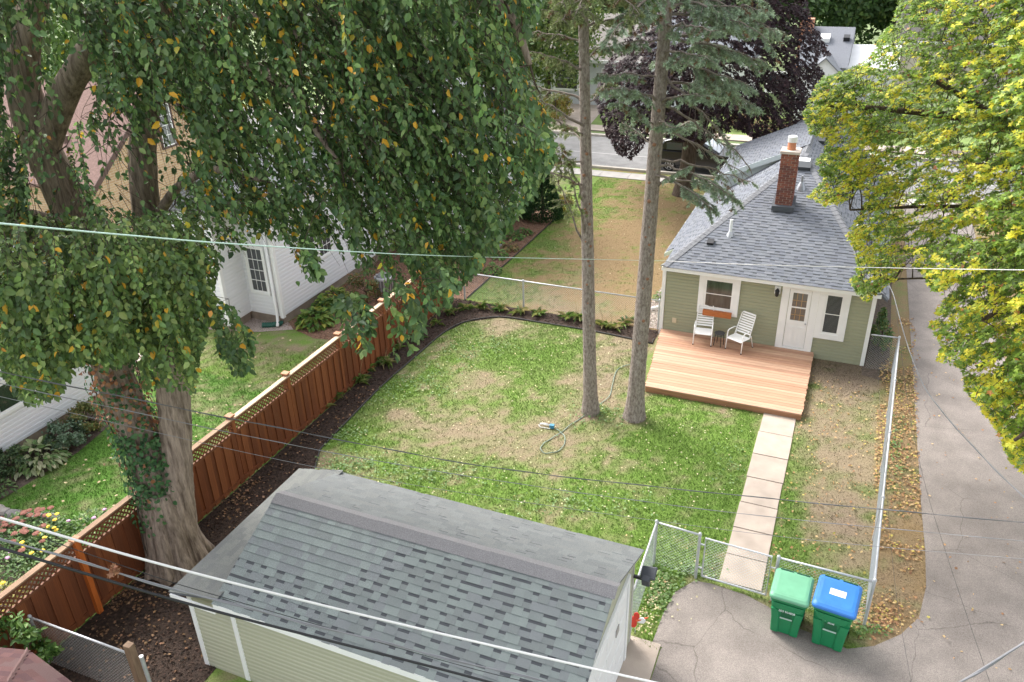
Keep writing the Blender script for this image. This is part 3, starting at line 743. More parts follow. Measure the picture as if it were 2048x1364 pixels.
# chimney
CX, CY = -1.83, 26.0
chm = mat('mortar', (.45, .40, .36), .95, var=.1)
b = MB().box(CX-.235, CY-.235, 3.3, CX+.235, CY+.235, 5.42); ch = b.build('chimney', chm, roof)
bricks = [mat(f'brick_{i}', c, .9, var=.25, vscale=20, bump=.4) for i, c in enumerate([(.22, .075, .05), (.17, .06, .045), (.27, .10, .065), (.14, .055, .045)])]
bm = MB(); z = 3.42; c = 0
while z < 5.36:
    for s_ in range(4):
        ax = Vector((1, 0, 0)) if s_ % 2 == 0 else Vector((0, 1, 0)); nn = Vector(((0, -1, 0), (1, 0, 0), (0, 1, 0), (-1, 0, 0))[s_])
        u = -.25+(.0 if c % 2 else -.11)
        while u < .25:
            a, e = max(u, -.25), min(u+.205, .25)
            if e-a > .03: bm.obox(Vector((CX, CY, z+.029))+nn*.242+ax*(a+e)/2, ax*((e-a)/2-.004), Vector((0, 0, .029)), nn*random.uniform(.008, .013), random.randrange(4))
            u += .22
    z += .07; c += 1
o = bm.build('bricks', bricks, ch); o['kind'] = 'stuff'
MB().box(CX-.29, CY-.29, 5.38, CX+.29, CY+.29, 5.47).build('chimney_crown', mat('crown_mortar', (.50, .42, .36), .9, var=.15), ch, bevel=.01)
b = MB().tube([(CX, CY, 5.47), (CX, CY, 5.70)], [.13, .12], 14); b.build('clay_pot', mat('terracotta', (.45, .19, .10), .8, var=.15), ch, smooth=False)
b = MB().tube([(CX, CY, 5.70), (CX, CY, 5.86), (CX, CY, 5.88)], [.14, .14, .12], 14); b.build('flue_cap', mat('aluminium', (.72, .72, .72), .4, metal=.3), ch)
b = MB(); b.prism([(CX-.33, CY-.34, 3.60), (CX+.33, CY-.34, 3.60), (CX+.33, CY+.2, 3.83), (CX-.33, CY+.2, 3.83)], (0, 0, .16)); b.build('chimney_flashing', mat('lead_flashing', (.06, .065, .075), .6), ch)
def on_back(px, py):
    n = (ER-EL).cross(PK-EL); dd = Vector(ray(px, py)); c = Vector((0, 0, CAM_H)); return c+dd*(n.dot(EL-c)/n.dot(dd))
p = on_back(1460, 470); b = MB(); b.tube([p-Vector((0, 0, .05)), p+Vector((0, 0, .10)), p+Vector((0, 0, .12))], [.13, .06, .05], 10, mi=1); b.tube([p+Vector((0, 0, .1)), p+Vector((0, 0, .50))], .045, 10); b.build('vent_pipe', [white_m, metal_g], roof, smooth=False)
p = on_back(1602, 376); b = MB(); b.tube([p-Vector((0, 0, .05)), p+Vector((0, 0, .08)), p+Vector((0, 0, .2))], [.17, .12, .05], 12); b.tube([p+Vector((0, 0, .18)), p+Vector((0, 0, .40))], .035, 8); b.build('vent_pipe', mat('dull_steel', (.30, .31, .33), .4, metal=.6), roof)
p = on_back(1421, 487); b = MB().obox(p+Vector((0, 0, .05)), (.10, 0, 0), vb*.10, vb.cross(Vector((1, 0, 0)))*.05); b.build('roof_vent', black_m, roof)
for p in (on_back(1608, 333)+Vector((0, 0, .06)), Vector((-1.28, 31.3, 4.60)), Vector((.62, 26.2, 3.02))):
    b = MB(); b.obox(p, (.22, 0, 0), (0, .22, .09), (0, -.03, .07)); b.obox(p+Vector((-.04, .02, .078)), (.20, 0, 0), (0, .20, .085), (0, 0, .012), 1); b.build('roof_vent', [mat('vent_dark', (.05, .055, .06), .6), white_m], roof)

# ------------------------------------------------------------------ the deck
deck = thing('deck', 'low reddish wooden deck below the back door of the green house', 'deck', (-2.5, 21.4, 0))
board_ms = [mat(f'cedar_{i}', c, .7, var=.16, vscale=5, bump=.25, bscale=25, stretch=(.35, 6, 6)) for i, c in enumerate([(.44, .255, .16), (.405, .225, .14), (.475, .295, .195), (.38, .21, .135), (.455, .275, .185)])]
y = 19.50; n = 26; w = (HY-.03-y)/n
for i in range(n):
    t = i/(n-1); x0 = -4.42-.40*t+random.uniform(-.012, .012); x1 = -.20+random.uniform(-.015, .015)
    MB().box(x0, y+i*w+.004, .165, x1, y+(i+1)*w-.004, .20+random.uniform(-.002, .002)).build('deck_board', board_ms[random.randrange(5)], deck, bevel=.004)
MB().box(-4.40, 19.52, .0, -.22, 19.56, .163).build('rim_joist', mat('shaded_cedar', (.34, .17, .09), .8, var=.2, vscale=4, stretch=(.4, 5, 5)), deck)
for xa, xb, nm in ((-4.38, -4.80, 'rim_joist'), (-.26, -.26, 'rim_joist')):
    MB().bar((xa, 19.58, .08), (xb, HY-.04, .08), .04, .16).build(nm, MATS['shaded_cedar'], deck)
for x in (-3.4, -2.3, -1.3):
    MB().box(x-.02, 19.57, .0, x+.02, HY-.05, .16).build('joist', MATS['shaded_cedar'], deck)

# ------------------------------------------------------------------ the garage
gar = thing('garage', 'small pale green garage with grey shingle roof in the foreground', 'garage', (-5.9, 9.1, 0))
GX0, GX1, GY0, GY1 = -8.5, -2.45, 7.42, 10.75
gw = MB(); gw.prism([(GX0, GY0, -.1), (GX0, GY1, -.1), (GX0, GY1, 2.0), (GX0, 9.1, 2.72), (GX0, GY0, 2.0)][::-1], (GX1-GX0-.003, 0, 0)); gwall = gw.build('wall', gar_side, gar)
siding(gwall, (GX0, GY0, 0), (1, 0, 0), (0, -1, 0), lambda z: (0.06, GX1-GX0), 0, 1.98, .10, gar_side)
def gab(z):
    if z < 2.0: return (0, GY1-GY0)
    k = (z-2.0)/.72; return ((9.1-GY0)*k, (GY1-GY0)-(GY1-9.1)*k)
siding(gwall, (GX1, GY0, 0), (0, 1, 0), (1, 0, 0), gab, 0, 2.68, .10, gar_side)
lw = MB().box(-9.42, GY0+.003, -.1, GX0, GY1, 1.86).build('shed_wall', gar_side, gar)
siding(lw, (-9.42, GY0, 0), (1, 0, 0), (0, -1, 0), lambda z: (.06, .90), 0, 1.84, .10, gar_side)
for x0, x1, z1 in ((-9.46, -9.36, 1.86), (-8.54, -8.44, 2.0)):
    MB().box(x0, GY0-.035, -.02, x1, GY0+.05, z1).build('corner_trim', white_m, gar, bevel=.004)
MB().box(GX1-.04, GY1-.06, 0, GX1+.035, GY1+.03, 2.0).build('corner_trim', mat('weathered_trim', (.45, .44, .40), .6), gar, bevel=.004)
gt = [(0.184, 0.205, 0.201), (0.198, 0.222, 0.215), (0.217, 0.246, 0.235), (0.188, 0.203, 0.205), (0.206, 0.233, 0.225), (0.178, 0.195, 0.192), (0.191, 0.205, 0.209)]
GS = shingle_set('grey_shingle', gt, .28)
NE, FE, RDG = Vector((0, 7.18, 2.03)), Vector((0, 10.93, 2.05)), Vector((0, 9.1, 2.86))
RX0, RX1 = -8.62, -2.33
rb = MB(); rb.prism([(RX0, 7.18, 1.97), (RX0, 9.1, 2.80), (RX0, 10.93, 1.99), (RX0, 10.93, 2.045), (RX0, 9.1, 2.855), (RX0, 7.18, 2.025)][::-1], (RX1-RX0, 0, 0)); groof = rb.build('roof', deck_m, gar)
vg = (RDG-NE).normalized(); lg = (RDG-NE).length
shingles(groof, (RX0, 7.18, 2.03), (1, 0, 0), vg, [(0, -.03), (RX1-RX0+.02, -.03), (RX1-RX0+.02, lg), (0, lg)], .142, GS, nparts=300, plain=lambda u, v: v > lg*.36 and u < 1.0+2.2*(v/lg) and not (u > 2.5 and v < .8*lg), wr=(.13, .27))
vf = (RDG-FE).normalized(); lf = (RDG-FE).length
GF = shingle_set('far_slope_shingle', [(.150, .158, .158), (.165, .175, .173), (.142, .150, .150), (.158, .165, .162)], .28)
shingles(groof, (RX1+.02, 10.93, 2.05), (-1, 0, 0), vf, [(0, -.03), (RX1-RX0+.02, -.03), (RX1-RX0+.02, lf), (0, lf)], .142, GF, plain=lambda u, v: random.random() < .72, wr=(.16, .3))
cap_strip(groof, (RX0, 9.1, 2.865), (RX1+.02, 9.1, 2.865), -vg, -vf, .20, mat('speckled_ridge', (.185, .18, .185), .95, var=.3, vscale=70, bump=.6, bscale=140), 1.6)
MB().box(RX0+.02, 7.15, 1.90, RX1-.02, 7.178, 2.03).build('fascia', white_m, gar)
MB().box(RX0+.02, 7.18, 1.885, RX1-.04, GY0, 1.905).build('soffit', white_m, gar)
b = MB(); b.bar((RX1-.03, 7.18, 1.965), (RX1-.03, 9.1, 2.795), .025, .11); b.bar((RX1-.03, 9.1, 2.795), (RX1-.03, 10.93, 1.985), .025, .11); b.build('rake_board', gar_side, gar)
b = MB(); b.bar((RX0+.02, 7.18, 1.965), (RX0+.02, 9.1, 2.795), .025, .12); b.build('rake_board', mat('cream_trim', (.66, .62, .52), .6), gar)
# lean-to roof on the left
LZ = lambda x: 1.87+.23*(x+9.62)
b = MB(); b.prism([(-9.62, 7.22, 1.82), (-8.52, 7.22, LZ(-8.52)-.05), (-8.52, 7.22, LZ(-8.52)-.004), (-9.62, 7.22, 1.866)], (0, 3.72, 0)); lroof = b.build('shed_roof', deck_m, gar)
vs_ = Vector((1, 0, .23)).normalized()
LS = shingle_set('worn_shingle', [(.145, .15, .143), (.16, .165, .155), (.135, .14, .137)], .25)
shingles(lroof, (-9.63, 10.95, 1.868), (0, -1, 0), vs_, [(0, 0), (3.74, 0), (3.74, 1.14), (0, 1.14)], .142, LS, nparts=0, plain=lambda u, v: True, wr=(.16, .3))
MB().box(-9.60, 7.19, 1.74, -8.64, 7.218, 1.85).build('fascia', white_m, gar)
# garage door in the right-hand wall
PG = (GX1, 0, 0); UG = (0, 1, 0); NG = (1, 0, 0)
PG = (GX1+.024, 0, 0)
b = MB(); frame_rect(b, PG, UG, NG, 7.62, 10.34, .0, 2.02, .10, .002, .05, wb=.012); gd = b.build('garage_door', white_m, gar, bevel=.004)
for j in range(4):
    s = MB(); rect_box(s, PG, UG, NG, 7.74, 10.22, .03+j*.47, .03+j*.47+.462, .004, .03)
    for i in range(4): rect_box(s, PG, UG, NG, 7.82+i*.605, 7.82+i*.605+.5, .12+j*.47, .40+j*.47, .03, .036)
    s.build('door_panel', white_m, gd)
MB().box(GX1+.058, 9.55, 1.30, GX1+.070, 9.72, 1.46).build('keypad', mat('grey_plastic', (.35, .33, .31), .5), gd)
# floodlight on the far corner
b = MB(); b.bar((GX1+.03, 10.72, 1.62), (GX1+.22, 10.72, 1.62), .05, .05); fl = b.build('floodlight', black_m, gar)
b = MB(); c = Vector((GX1+.30, 10.70, 1.80)); b.obox(c, (.13, 0, .02), (0, .10, .06), (0, -.03, .035)); b.obox(c+Vector((-.02, -.1, -.10)), (.07, 0, 0), (0, .05, .02), (0, -.03, .09)); b.build('lamp_head', mat('charcoal_housing', (.05, .055, .065), .45), fl, bevel=.015)

# ------------------------------------------------------------------ the neighbours on the left
def box_house(name, label, loc, walls, m):
    h = thing(name, label, 'house', loc)
    w = MB()
    for x0, y0, x1, y1, z1 in walls: w.box(x0, y0, .3, x1, y1, z1)
    wl = w.build('wall', m, h)
    f = MB()
    for x0, y0, x1, y1, z1 in walls: f.box(x0+.04, y0+.04, -.2, x1-.04, y1-.04, .3)
    f.build('foundation', found_m, h)
    return h, wl
wh, wwl = box_house('house', 'white clapboard house seen through the hanging elm branches', (-20, 24, 0),
                    [(-19.6, 19.502, -16.702, 27, 4.2), (-19.6, 18.402, -18.002, 19.5, 4.2), (-19, 27, -13.302, 33, 4.2)], white_side)
siding(wwl, (-16.7, 19.5, 0), (0, 1, 0), (1, 0, 0), lambda z: (.09, 7.5), .32, 4.2, .13, white_side)
siding(wwl, (-18.0, 19.5, 0), (1, 0, 0), (0, -1, 0), lambda z: (0, 1.22), .32, 4.2, .13, white_side)
siding(wwl, (-18.0, 18.4, 0), (0, 1, 0), (1, 0, 0), lambda z: (.06, 1.1), .32, 4.2, .13, white_side)
siding(wwl, (-19.6, 18.4, 0), (1, 0, 0), (0, -1, 0), lambda z: (0, 1.55), .32, 4.2, .13, white_side)
siding(wwl, (-13.3, 27, 0), (0, 1, 0), (1, 0, 0), lambda z: (0.06, 6), .32, 4.2, .13, white_side)
siding(wwl, (-16.7, 27, 0), (1, 0, 0), (0, -1, 0), lambda z: (0, 3.35), .32, 4.2, .13, white_side)
for x, y in ((-16.7, 19.5), (-18.0, 18.4), (-13.3, 27.0)):
    MB().box(x-.10, y-.03, .25, x+.03, y+.10, 4.2).build('corner_trim', white_m, wh)
b = MB(); b.tube([(-16.86, 19.40, 4.2), (-16.86, 19.40, .35), (-16.83, 19.33, .15), (-16.75, 19.2, .08)], .05, 8); b.build('downspout', white_m, wh, smooth=True)
window(wh, (0, 19.5, 0), (1, 0, 0), (0, -1, 0), -17.82, -17.02, 1.05, 2.75, .07, 'tall gridded window beside the downspout', cols=3, rows=4, sash=.05, gm=mat('mid_glass', (.06, .065, .07), .1, spec=.8))
window(wh, (-16.7, 0, 0), (0, 1, 0), (1, 0, 0), 20.85, 21.75, 1.45, 2.95, .07, cols=3, rows=4, sash=.05, gm=MATS['mid_glass'])
window(wh, (-16.7, 0, 0), (0, 1, 0), (1, 0, 0), 21.75, 22.65, 1.45, 2.95, .07, cols=3, rows=4, sash=.05, gm=MATS['mid_glass'])
window(wh, (-13.3, 0, 0), (0, 1, 0), (1, 0, 0), 28.6, 29.6, 1.6, 3.0, .08, cols=2, rows=2, gm=MATS['mid_glass'])
b = MB(); b.prism([(-19.9, 18.1, 4.15), (-16.3, 18.1, 4.15), (-18.1, 18.1, 5.4)], (0, 9.2, 0)); r_ = b.build('roof', mat('grey_roof', (.20, .205, .215), .95, var=.2, vscale=25, bump=.6, bscale=30), wh)
b = MB(); b.prism([(-19.2, 26.7, 4.17), (-19.2, 33.3, 4.17), (-19.2, 30.1, 6.3)][::-1], (6.2, 0, 0)); b.build('roof', MATS['grey_roof'], wh)

wg = thing('garage', 'white sided garage behind the old tree at the left edge', 'garage', (-20.5, 8.5, 0))
wgw = MB().box(-24, 2, .35, -18.502, 13.8, 2.75).build('wall', white_side, wg)
siding(wgw, (-18.5, 2, 0), (0, 1, 0), (1, 0, 0), lambda z: (0, 11.75), .37, 2.72, .115, white_side)
fb = MB().box(-23.9, 2.1, -.2, -18.53, 13.7, .35).build('foundation', found_m, wg)
bl = [mat(f'tan_block_{i}', c, .9, var=.15, vscale=6, bump=.4) for i, c in enumerate([(.30, .23, .165), (.25, .195, .145), (.34, .27, .20)])]
y = 4.0; i = 0
while y < 13.6:
    MB().box(-18.53, y+.006, .02, -18.505, min(y+.40, 13.7)-.006, .345).build('block', bl[random.randrange(3)], fb); y += .40
d_ = ray(20, 783); t_ = -18.5/d_[0]; wy, wz = d_[1]*t_, CAM_H+d_[2]*t_
window(wg, (-18.5, 0, 0), (0, 1, 0), (1, 0, 0), wy-1.5, wy+.65, wz-.5, wz+.42, .09, cols=2, rows=1)
MB().box(-18.6, 13.7, .3, -18.47, 13.83, 2.75).build('corner_trim', white_m, wg)
b = MB(); b.prism([(-24.3, 1.8, 2.72), (-18.2, 1.8, 2.72), (-21.2, 1.8, 4.4)], (0, 12.3, 0)); b.build('roof', MATS['grey_roof'], wg)
sheet('neighbour_drive', [(-40, 14.6), (-19.6, 14.6), (-19.2, 18.0), (-40, 18.0)], .01, mat('pale_concrete', (.52, .45, .40), .9, var=.12))

def brick_wall_mat(name, c1, c2, mo):
    m = bpy.data.materials.new(name); nt, bs = _nodes(m); bs.inputs['Roughness'].default_value = .9
    tc = nt.nodes.new('ShaderNodeTexCoord'); sp = nt.nodes.new('ShaderNodeSeparateXYZ'); cb = nt.nodes.new('ShaderNodeCombineXYZ'); ad = nt.nodes.new('ShaderNodeMath')
    nt.links.new(tc.outputs['Object'], sp.inputs[0]); nt.links.new(sp.outputs[0], ad.inputs[0]); nt.links.new(sp.outputs[1], ad.inputs[1])
    nt.links.new(ad.outputs[0], cb.inputs[0]); nt.links.new(sp.outputs[2], cb.inputs[1])
    bt = nt.nodes.new('ShaderNodeTexBrick'); bt.inputs['Scale'].default_value = 1; bt.inputs['Brick Width'].default_value = .3; bt.inputs['Row Height'].default_value = .1; bt.inputs['Mortar Size'].default_value = .009
    bt.inputs['Color1'].default_value = (*c1, 1); bt.inputs['Color2'].default_value = (*c2, 1); bt.inputs['Mortar'].default_value = (*mo, 1)
    nt.links.new(cb.outputs[0], bt.inputs['Vector']); nt.links.new(bt.outputs['Color'], bs.inputs['Base Color'])
    bp = nt.nodes.new('ShaderNodeBump'); bp.invert = True; bp.inputs['Strength'].default_value = .6; nt.links.new(bt.outputs['Fac'], bp.inputs['Height']); nt.links.new(bp.outputs[0], bs.inputs['Normal'])
    MATS[name] = m; return m
bw = brick_wall_mat('tan_brick', (.50, .34, .20), (.40, .25, .14), (.52, .45, .36))
bh = thing('house', 'tan brick gabled house with a reddish roof behind the elm', 'house', (-31, 28, 0))
b = MB(); b.prism([(-37, 22.1, -.1), (-37, 29.6, -.1), (-37, 29.6, 3.1), (-37, 25.8, 6.0), (-37, 22.1, 3.1)][::-1], (10, 0, 0)); b.build('wall', bw, bh)
rm = mat('brown_red_roof', (.20, .125, .105), .95, var=.22, vscale=14, bump=.5, bscale=30)
for (ya, za, yb, zb) in ((21.7, 2.82, 25.8, 6.03), (25.8, 6.03, 29.9, 2.82)):
    b = MB(); b.prism([(-37.3, ya, za), (-37.3, yb, zb), (-37.3, yb, zb+.14), (-37.3, ya, za+.14)][::-1], (10.55, 0, 0)); rr = b.build('roof', rm, bh)
    b = MB(); b.bar((-26.73, ya, za+.05), (-26.73, yb, zb+.05), .03, .22); b.build('rake_board', mat('brown_trim', (.10, .06, .05), .7), bh)
for px, py in ((330, 250),):
    d_ = ray(px, py); t_ = -27/d_[0]; wy, wz = d_[1]*t_, CAM_H+d_[2]*t_
    window(bh, (-27, 0, 0), (0, 1, 0), (1, 0, 0), wy-.45, wy+.45, wz-.95, wz+.95, .09, gm=glass_lit, cols=2, rows=4, tm=MATS['brown_trim'])
b = MB().tube([(-29.5, 23.4, 3.6), (-29.5, 23.4, 4.5)], .12, 10); b.build('roof_pipe', MATS['brown_trim'], bh)

# red-roofed shed in the near left corner
rs = thing('shed', 'little shed with maroon shingles in the bottom left corner', 'shed', (-11.3, 4.2, 0))
MB().box(-13.0, 2.2, -.05, -10.0, 4.3, 2.19).build('wall', mat('shed_boards', (.30, .12, .06), .8, var=.2, vscale=6), rs)
_t2 = gnd(18, 1366, 2.62); A, B_, C_, D_, E_ = Vector((-13.2, 4.45, 2.2)), Vector((-10.42, 5.22, 2.2)), Vector((-8.9, 4.96, 2.2)), Vector((-9.6, 2.0, 2.2)), Vector((-13.2, 2.0, 2.2)); T2 = Vector((*_t2, 2.62)); T1 = Vector((-13.2, 3.2, 2.62))
b = MB(); b.add([A, B_, C_, D_, E_, T1, T2], [(0, 5, 6, 1), (1, 6, 2), (2, 6, 3), (3, 6, 5, 4), (0, 4, 5), (0, 1, 2, 3, 4)]); rsr = b.build('roof', mat('maroon_felt', (.14, .078, .074), .95, var=.2, vscale=30), rs)
RS = shingle_set('maroon_shingle', [(.145, .078, .074), (.165, .090, .086), (.125, .070, .072), (.155, .098, .094)], .25)
def plane_sh(roof, O, e, inner, expo, ss, n=0):
    O, e = Vector(O), Vector(e); U = (e-O).normalized(); V = Vector(inner[0])-O; V = (V-U*V.dot(U)); V.normalize()
    if U.cross(V).z < 0:
        O, e = e, O; U = -U
    poly = [(0, 0), ((e-O).length, 0)]+[((Vector(q)-O).dot(U), (Vector(q)-O).dot(V)) for q in inner]
    poly = [poly[0], poly[1]]+sorted(poly[2:], key=lambda t: -t[0])
    shingles(roof, O+U.cross(V)*.004, U, V, poly, expo, ss, nparts=n, plain=lambda u, v: True, wr=(.2, .34))
plane_sh(rsr, B_, A, [T2, T1], .14, RS, 60)
plane_sh(rsr, C_, B_, [T2], .14, RS, 60)
plane_sh(rsr, D_, C_, [T2], .14, RS, 20)
cap_strip(rsr, B_+Vector((0, 0, .015)), T2+Vector((0, 0, .015)), (.55, -.25, -.12), (-.5, .28, -.12), .10, mat('maroon_cap', (.17, .10, .093), .95, var=.2, vscale=60))

# ------------------------------------------------------------------ houses across the street
fr_m = mat('far_grey_roof', (.16, .168, .187), .95, var=.15, vscale=20, bump=.6, bscale=25)
fh = thing('house', 'far white house with blue-grey roof between purple tree and yellow maple', 'house', (-2, 58, 0))
def onY(px, py, Y):
    d = ray(px, py); t = Y/d[1]; return d[0]*t, CAM_H+d[2]*t
xl, zr = onY(1612, 52, 58.0); xr, _ = onY(1712, 52, 58.0); _, ze = onY(1660, 135, 54.0)
b = MB().box(xl+.2, 54.4, -.1, xr-.25, 61.6, ze); fw = b.build('wall', white_side, fh)
b = MB(); b.prism([(xl, 54.0, ze), (xl, 58.0, zr), (xl, 62.0, ze)], (xr-xl, 0, 0)); fro = b.build('roof', fr_m, fh)
b = MB(); b.prism([(xr-.2, 54.4, ze-.1), (xr-.2, 58.0, zr-.15), (xr-.2, 61.6, ze-.1)], (.17, 0, 0)); b.build('gable', white_side, fh)
b = MB().box(xr-.3, 56, -.1, xr+2.6, 61, ze-.3); b.build('wing_wall', white_side, fh)
b = MB(); b.prism([(xr-.3, 55.6, ze-.3), (xr+2.8, 55.6, ze-.3), (xr+2.8, 58.2, ze+.7), (xr-.3, 58.2, ze+.7)], (0, 0, .1)); b.build('wing_roof', white_m, fh)
gx, gz = onY(1652, 118, 53.0)
b = MB(); b.prism([(gx-.9, 53.0, 0), (gx+.9, 53.0, 0), (gx+.9, 53.0, gz-.8), (gx, 53.0, gz), (gx-.9, 53.0, gz-.8)], (0, 2.2, 0)); po = b.build('porch', white_side, fh)
b = MB(); b.prism([(gx-1.1, 52.8, gz-.98), (gx, 52.8, gz+.02), (gx, 52.8, gz+.10), (gx-1.1, 52.8, gz-.90)], (0, 2.6, 0)); b.prism([(gx, 52.8, gz+.02), (gx+1.1, 52.8, gz-.98), (gx+1.1, 52.8, gz-.90), (gx, 52.8, gz+.10)], (0, 2.6, 0)); b.build('porch_roof', fr_m, po)
window(fh, (0, 54.39, 0), (1, 0, 0), (0, -1, 0), gx-3.4, gx-1.9, ze-1.7, ze-.4, .1, cols=2, rows=2)
for px, py, m_, s_ in ((1650, 80, white_m, .28), (1693, 80, black_m, .18)):
    dd = ray(px, py); c = np.array([0, 0, CAM_H]); nrm = np.array([0, -(zr-ze), 4.0]); o_ = np.array([0, 54.0, ze]); t_ = nrm@(o_-c)/(nrm@dd); p = Vector(c+dd*t_)
    MB().obox(p+Vector((0, 0, .1)), (s_, 0, 0), (0, s_, s_*.4), (0, -.05, .14)).build('roof_vent', m_, fro)
b = MB().box(xl-.3, 57.2, ze-1, xl+.5, 58.0, zr+.5); b.build('chimney', mat('orange_brick', (.42, .20, .12), .9, var=.2, vscale=8), fh)

def simple_house(name, label, x0, x1, y0, y1, ze, zr, wm, rm_, along='x', wins=()):
    h = thing(name, label, 'house', ((x0+x1)/2, (y0+y1)/2, 0))
    MB().box(x0, y0, -.1, x1, y1, ze).build('wall', wm, h)
    b = MB()
    if along == 'x': b.prism([(x0-.3, y0-.4, ze), (x0-.3, (y0+y1)/2, zr), (x0-.3, y1+.4, ze)], (x1-x0+.6, 0, 0))
    else: b.prism([(x0-.4, y0-.3, ze), (x1+.4, y0-.3, ze), ((x0+x1)/2, y0-.3, zr)], (0, y1-y0+.6, 0))
    b.build('roof', rm_, h)
    MB().box(x0-.3, y0-.42, ze-.12, x1+.3, y0-.36, ze+.08).build('fascia', white_m, h)
    for a, bb, c0, c1 in wins: window(h, (0, y0, 0), (1, 0, 0), (0, -1, 0), a, bb, c0, c1, .1, cols=1, rows=2)
    return h
simple_house('house', 'pale grey house across the street behind the left spruce trunk', -27, -14.5, 56, 64, 3.0, 5.6, mat('pale_grey_siding', (.50, .52, .53), .7, var=.06), mat('taupe_roof', (.22, .20, .185), .95, var=.2, vscale=12), wins=[(-24, -22.6, 1, 2.5), (-20.5, -18.6, .9, 2.6), (-17, -15.6, 1, 2.5)])
simple_house('house', 'distant house with a dark brown roof behind the far white one', 1.5, 13, 70, 80, 3.0, 6.0, mat('beige_siding', (.5, .44, .36), .7), mat('dark_brown_roof', (.10, .09, .085), .95, var=.2, vscale=10), along='x')
simple_house('house', 'far tan house at the end of the view beyond the yellow maple', 5, 15, 92, 100, 3.0, 5.4, mat('tan_siding', (.52, .38, .30), .7), mat('brown_roof', (.2, .15, .12), .95), along='x')
simple_house('house', 'far white house behind the purple maple crown', -16, -7.5, 57, 65, 3.0, 5.6, white_side, mat('slate_roof', (.17, .18, .2), .95, var=.2, vscale=10), wins=[(-14.5, -13.2, 1, 2.4), (-11, -9.6, 1, 2.4)])

# ================================================================== FENCES
FX = -12.36
wf = thing('fence', 'red-brown wooden privacy fence with lattice top along the left side', 'fence', (FX, 14, 0))
stain = [mat(f'red_stain_{i}', c, .65, var=.28, vscale=2.5, bump=.25, bscale=12, stretch=(5, 5, .5)) for i, c in enumerate([(.195, .058, .019), (.165, .049, .017), (.22, .070, .024), (.145, .044, .016)])]
lat_m = mat('lattice_wood', (.165, .058, .024), .7, var=.2, vscale=5)
cap_w = mat('skylit_cap', (.50, .36, .25), .8, var=.22, vscale=2, stretch=(4, .8, 4))  # pale with sky light put into the colour; shaded_cap is the darker copy
post_m = mat('post_wood', (.26, .085, .03), .7, var=.2, vscale=3, stretch=(4, 4, .6))
orange_m = mat('orange_stained_post', (.46, .115, .02), .6, var=.15, vscale=4, stretch=(4, 4, .6))
post_y = [4.9, 7.62, gnd(463, 838, 1.78)[1], gnd(573, 752, 1.78)[1]]
post_y += [post_y[-1]+2.35*i for i in (1, 2, 3)]
post_y = [y for y in post_y if y < 22.4]+[23.2]
fb_ = [MB().add([(-.011, 0, 0), (.011, 0, 0), (.011, 1, 0), (-.011, 1, 0), (-.011, 0, 1), (.011, 0, 1), (.011, 1, 1), (-.011, 1, 1)], [(0, 3, 2, 1), (4, 5, 6, 7), (0, 1, 5, 4), (1, 2, 6, 5), (2, 3, 7, 6), (3, 0, 4, 7)]).mesh('board', m) for m in stain]
for i, y in enumerate(post_y):
    front = i == 1
    m = orange_m if front else post_m
    p = (MB().box(FX+.03, y-.05, -.05, FX+.125, y+.05, 1.84) if front else MB().box(FX-.12, y-.05, -.05, FX-.03, y+.05, 1.84).box(FX-.03, y-.05, 1.40, FX+.034, y+.05, 1.84)).build('post', m, wf)
    if front: p['label'] = 'bright orange post standing proud of the fence'
    MB().box(*((FX-.0, y-.085, 1.84, FX+.15, y+.085, 1.88) if front else (FX-.135, y-.08, 1.84, FX+.05, y+.08, 1.88))).build('post_cap', mat('cap_cut', (.40, .19, .10), .7, var=.15), p, bevel=.006)
for y0, y1 in zip(post_y[:-1], post_y[1:]):
    y = y0+.03; k = 0
    while y < y1-.05:
        w = min(.172, y1-.005-y)
        M = Matrix.Diagonal((1, w, 1.37, 1)); M.translation = Vector((FX+(.016 if k % 2 else -.012), y-(.012 if k % 2 else 0), .015))-offset(wf)
        link('board', fb_[random.randrange(4)], wf, M); y += .148; k += 1
    for z, h in ((1.41, .06), (1.735, .07)):
        MB().box(FX-.02, y0, z-h/2, FX+.028, y1, z+h/2).build('rail', lat_m, wf)
    MB().box(FX-.018, y0, .10, FX+.030, y1, .17).build('rail', stain[1], wf)
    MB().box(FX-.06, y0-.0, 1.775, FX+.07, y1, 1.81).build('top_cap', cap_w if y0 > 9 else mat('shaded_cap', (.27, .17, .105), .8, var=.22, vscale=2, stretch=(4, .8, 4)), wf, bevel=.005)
    la = MB(); z0, z1 = 1.44, 1.70; H = z1-z0; s = y0-H
    while s < y1:
        for sg in (1, -1):
            a0, b0, a1, b1 = s, (z0 if sg > 0 else z1), s+H, (z1 if sg > 0 else z0)
            if a0 < y0: tt = (y0-a0)/H; b0 += (b1-b0)*tt; a0 = y0
            if a1 > y1: tt = (a1-y1)/H; b1 -= (b1-b0)*tt if a0 == s else (b1-b0)*((a1-y1)/max(a1-a0, 1e-6)); a1 = y1
            if a1-a0 > .02: la.bar((FX+.004*sg, a0, b0), (FX+.004*sg, a1, b1), .036, .007, up=(1, 0, 0))
        s += .118
    la.build('lattice', lat_m, wf)

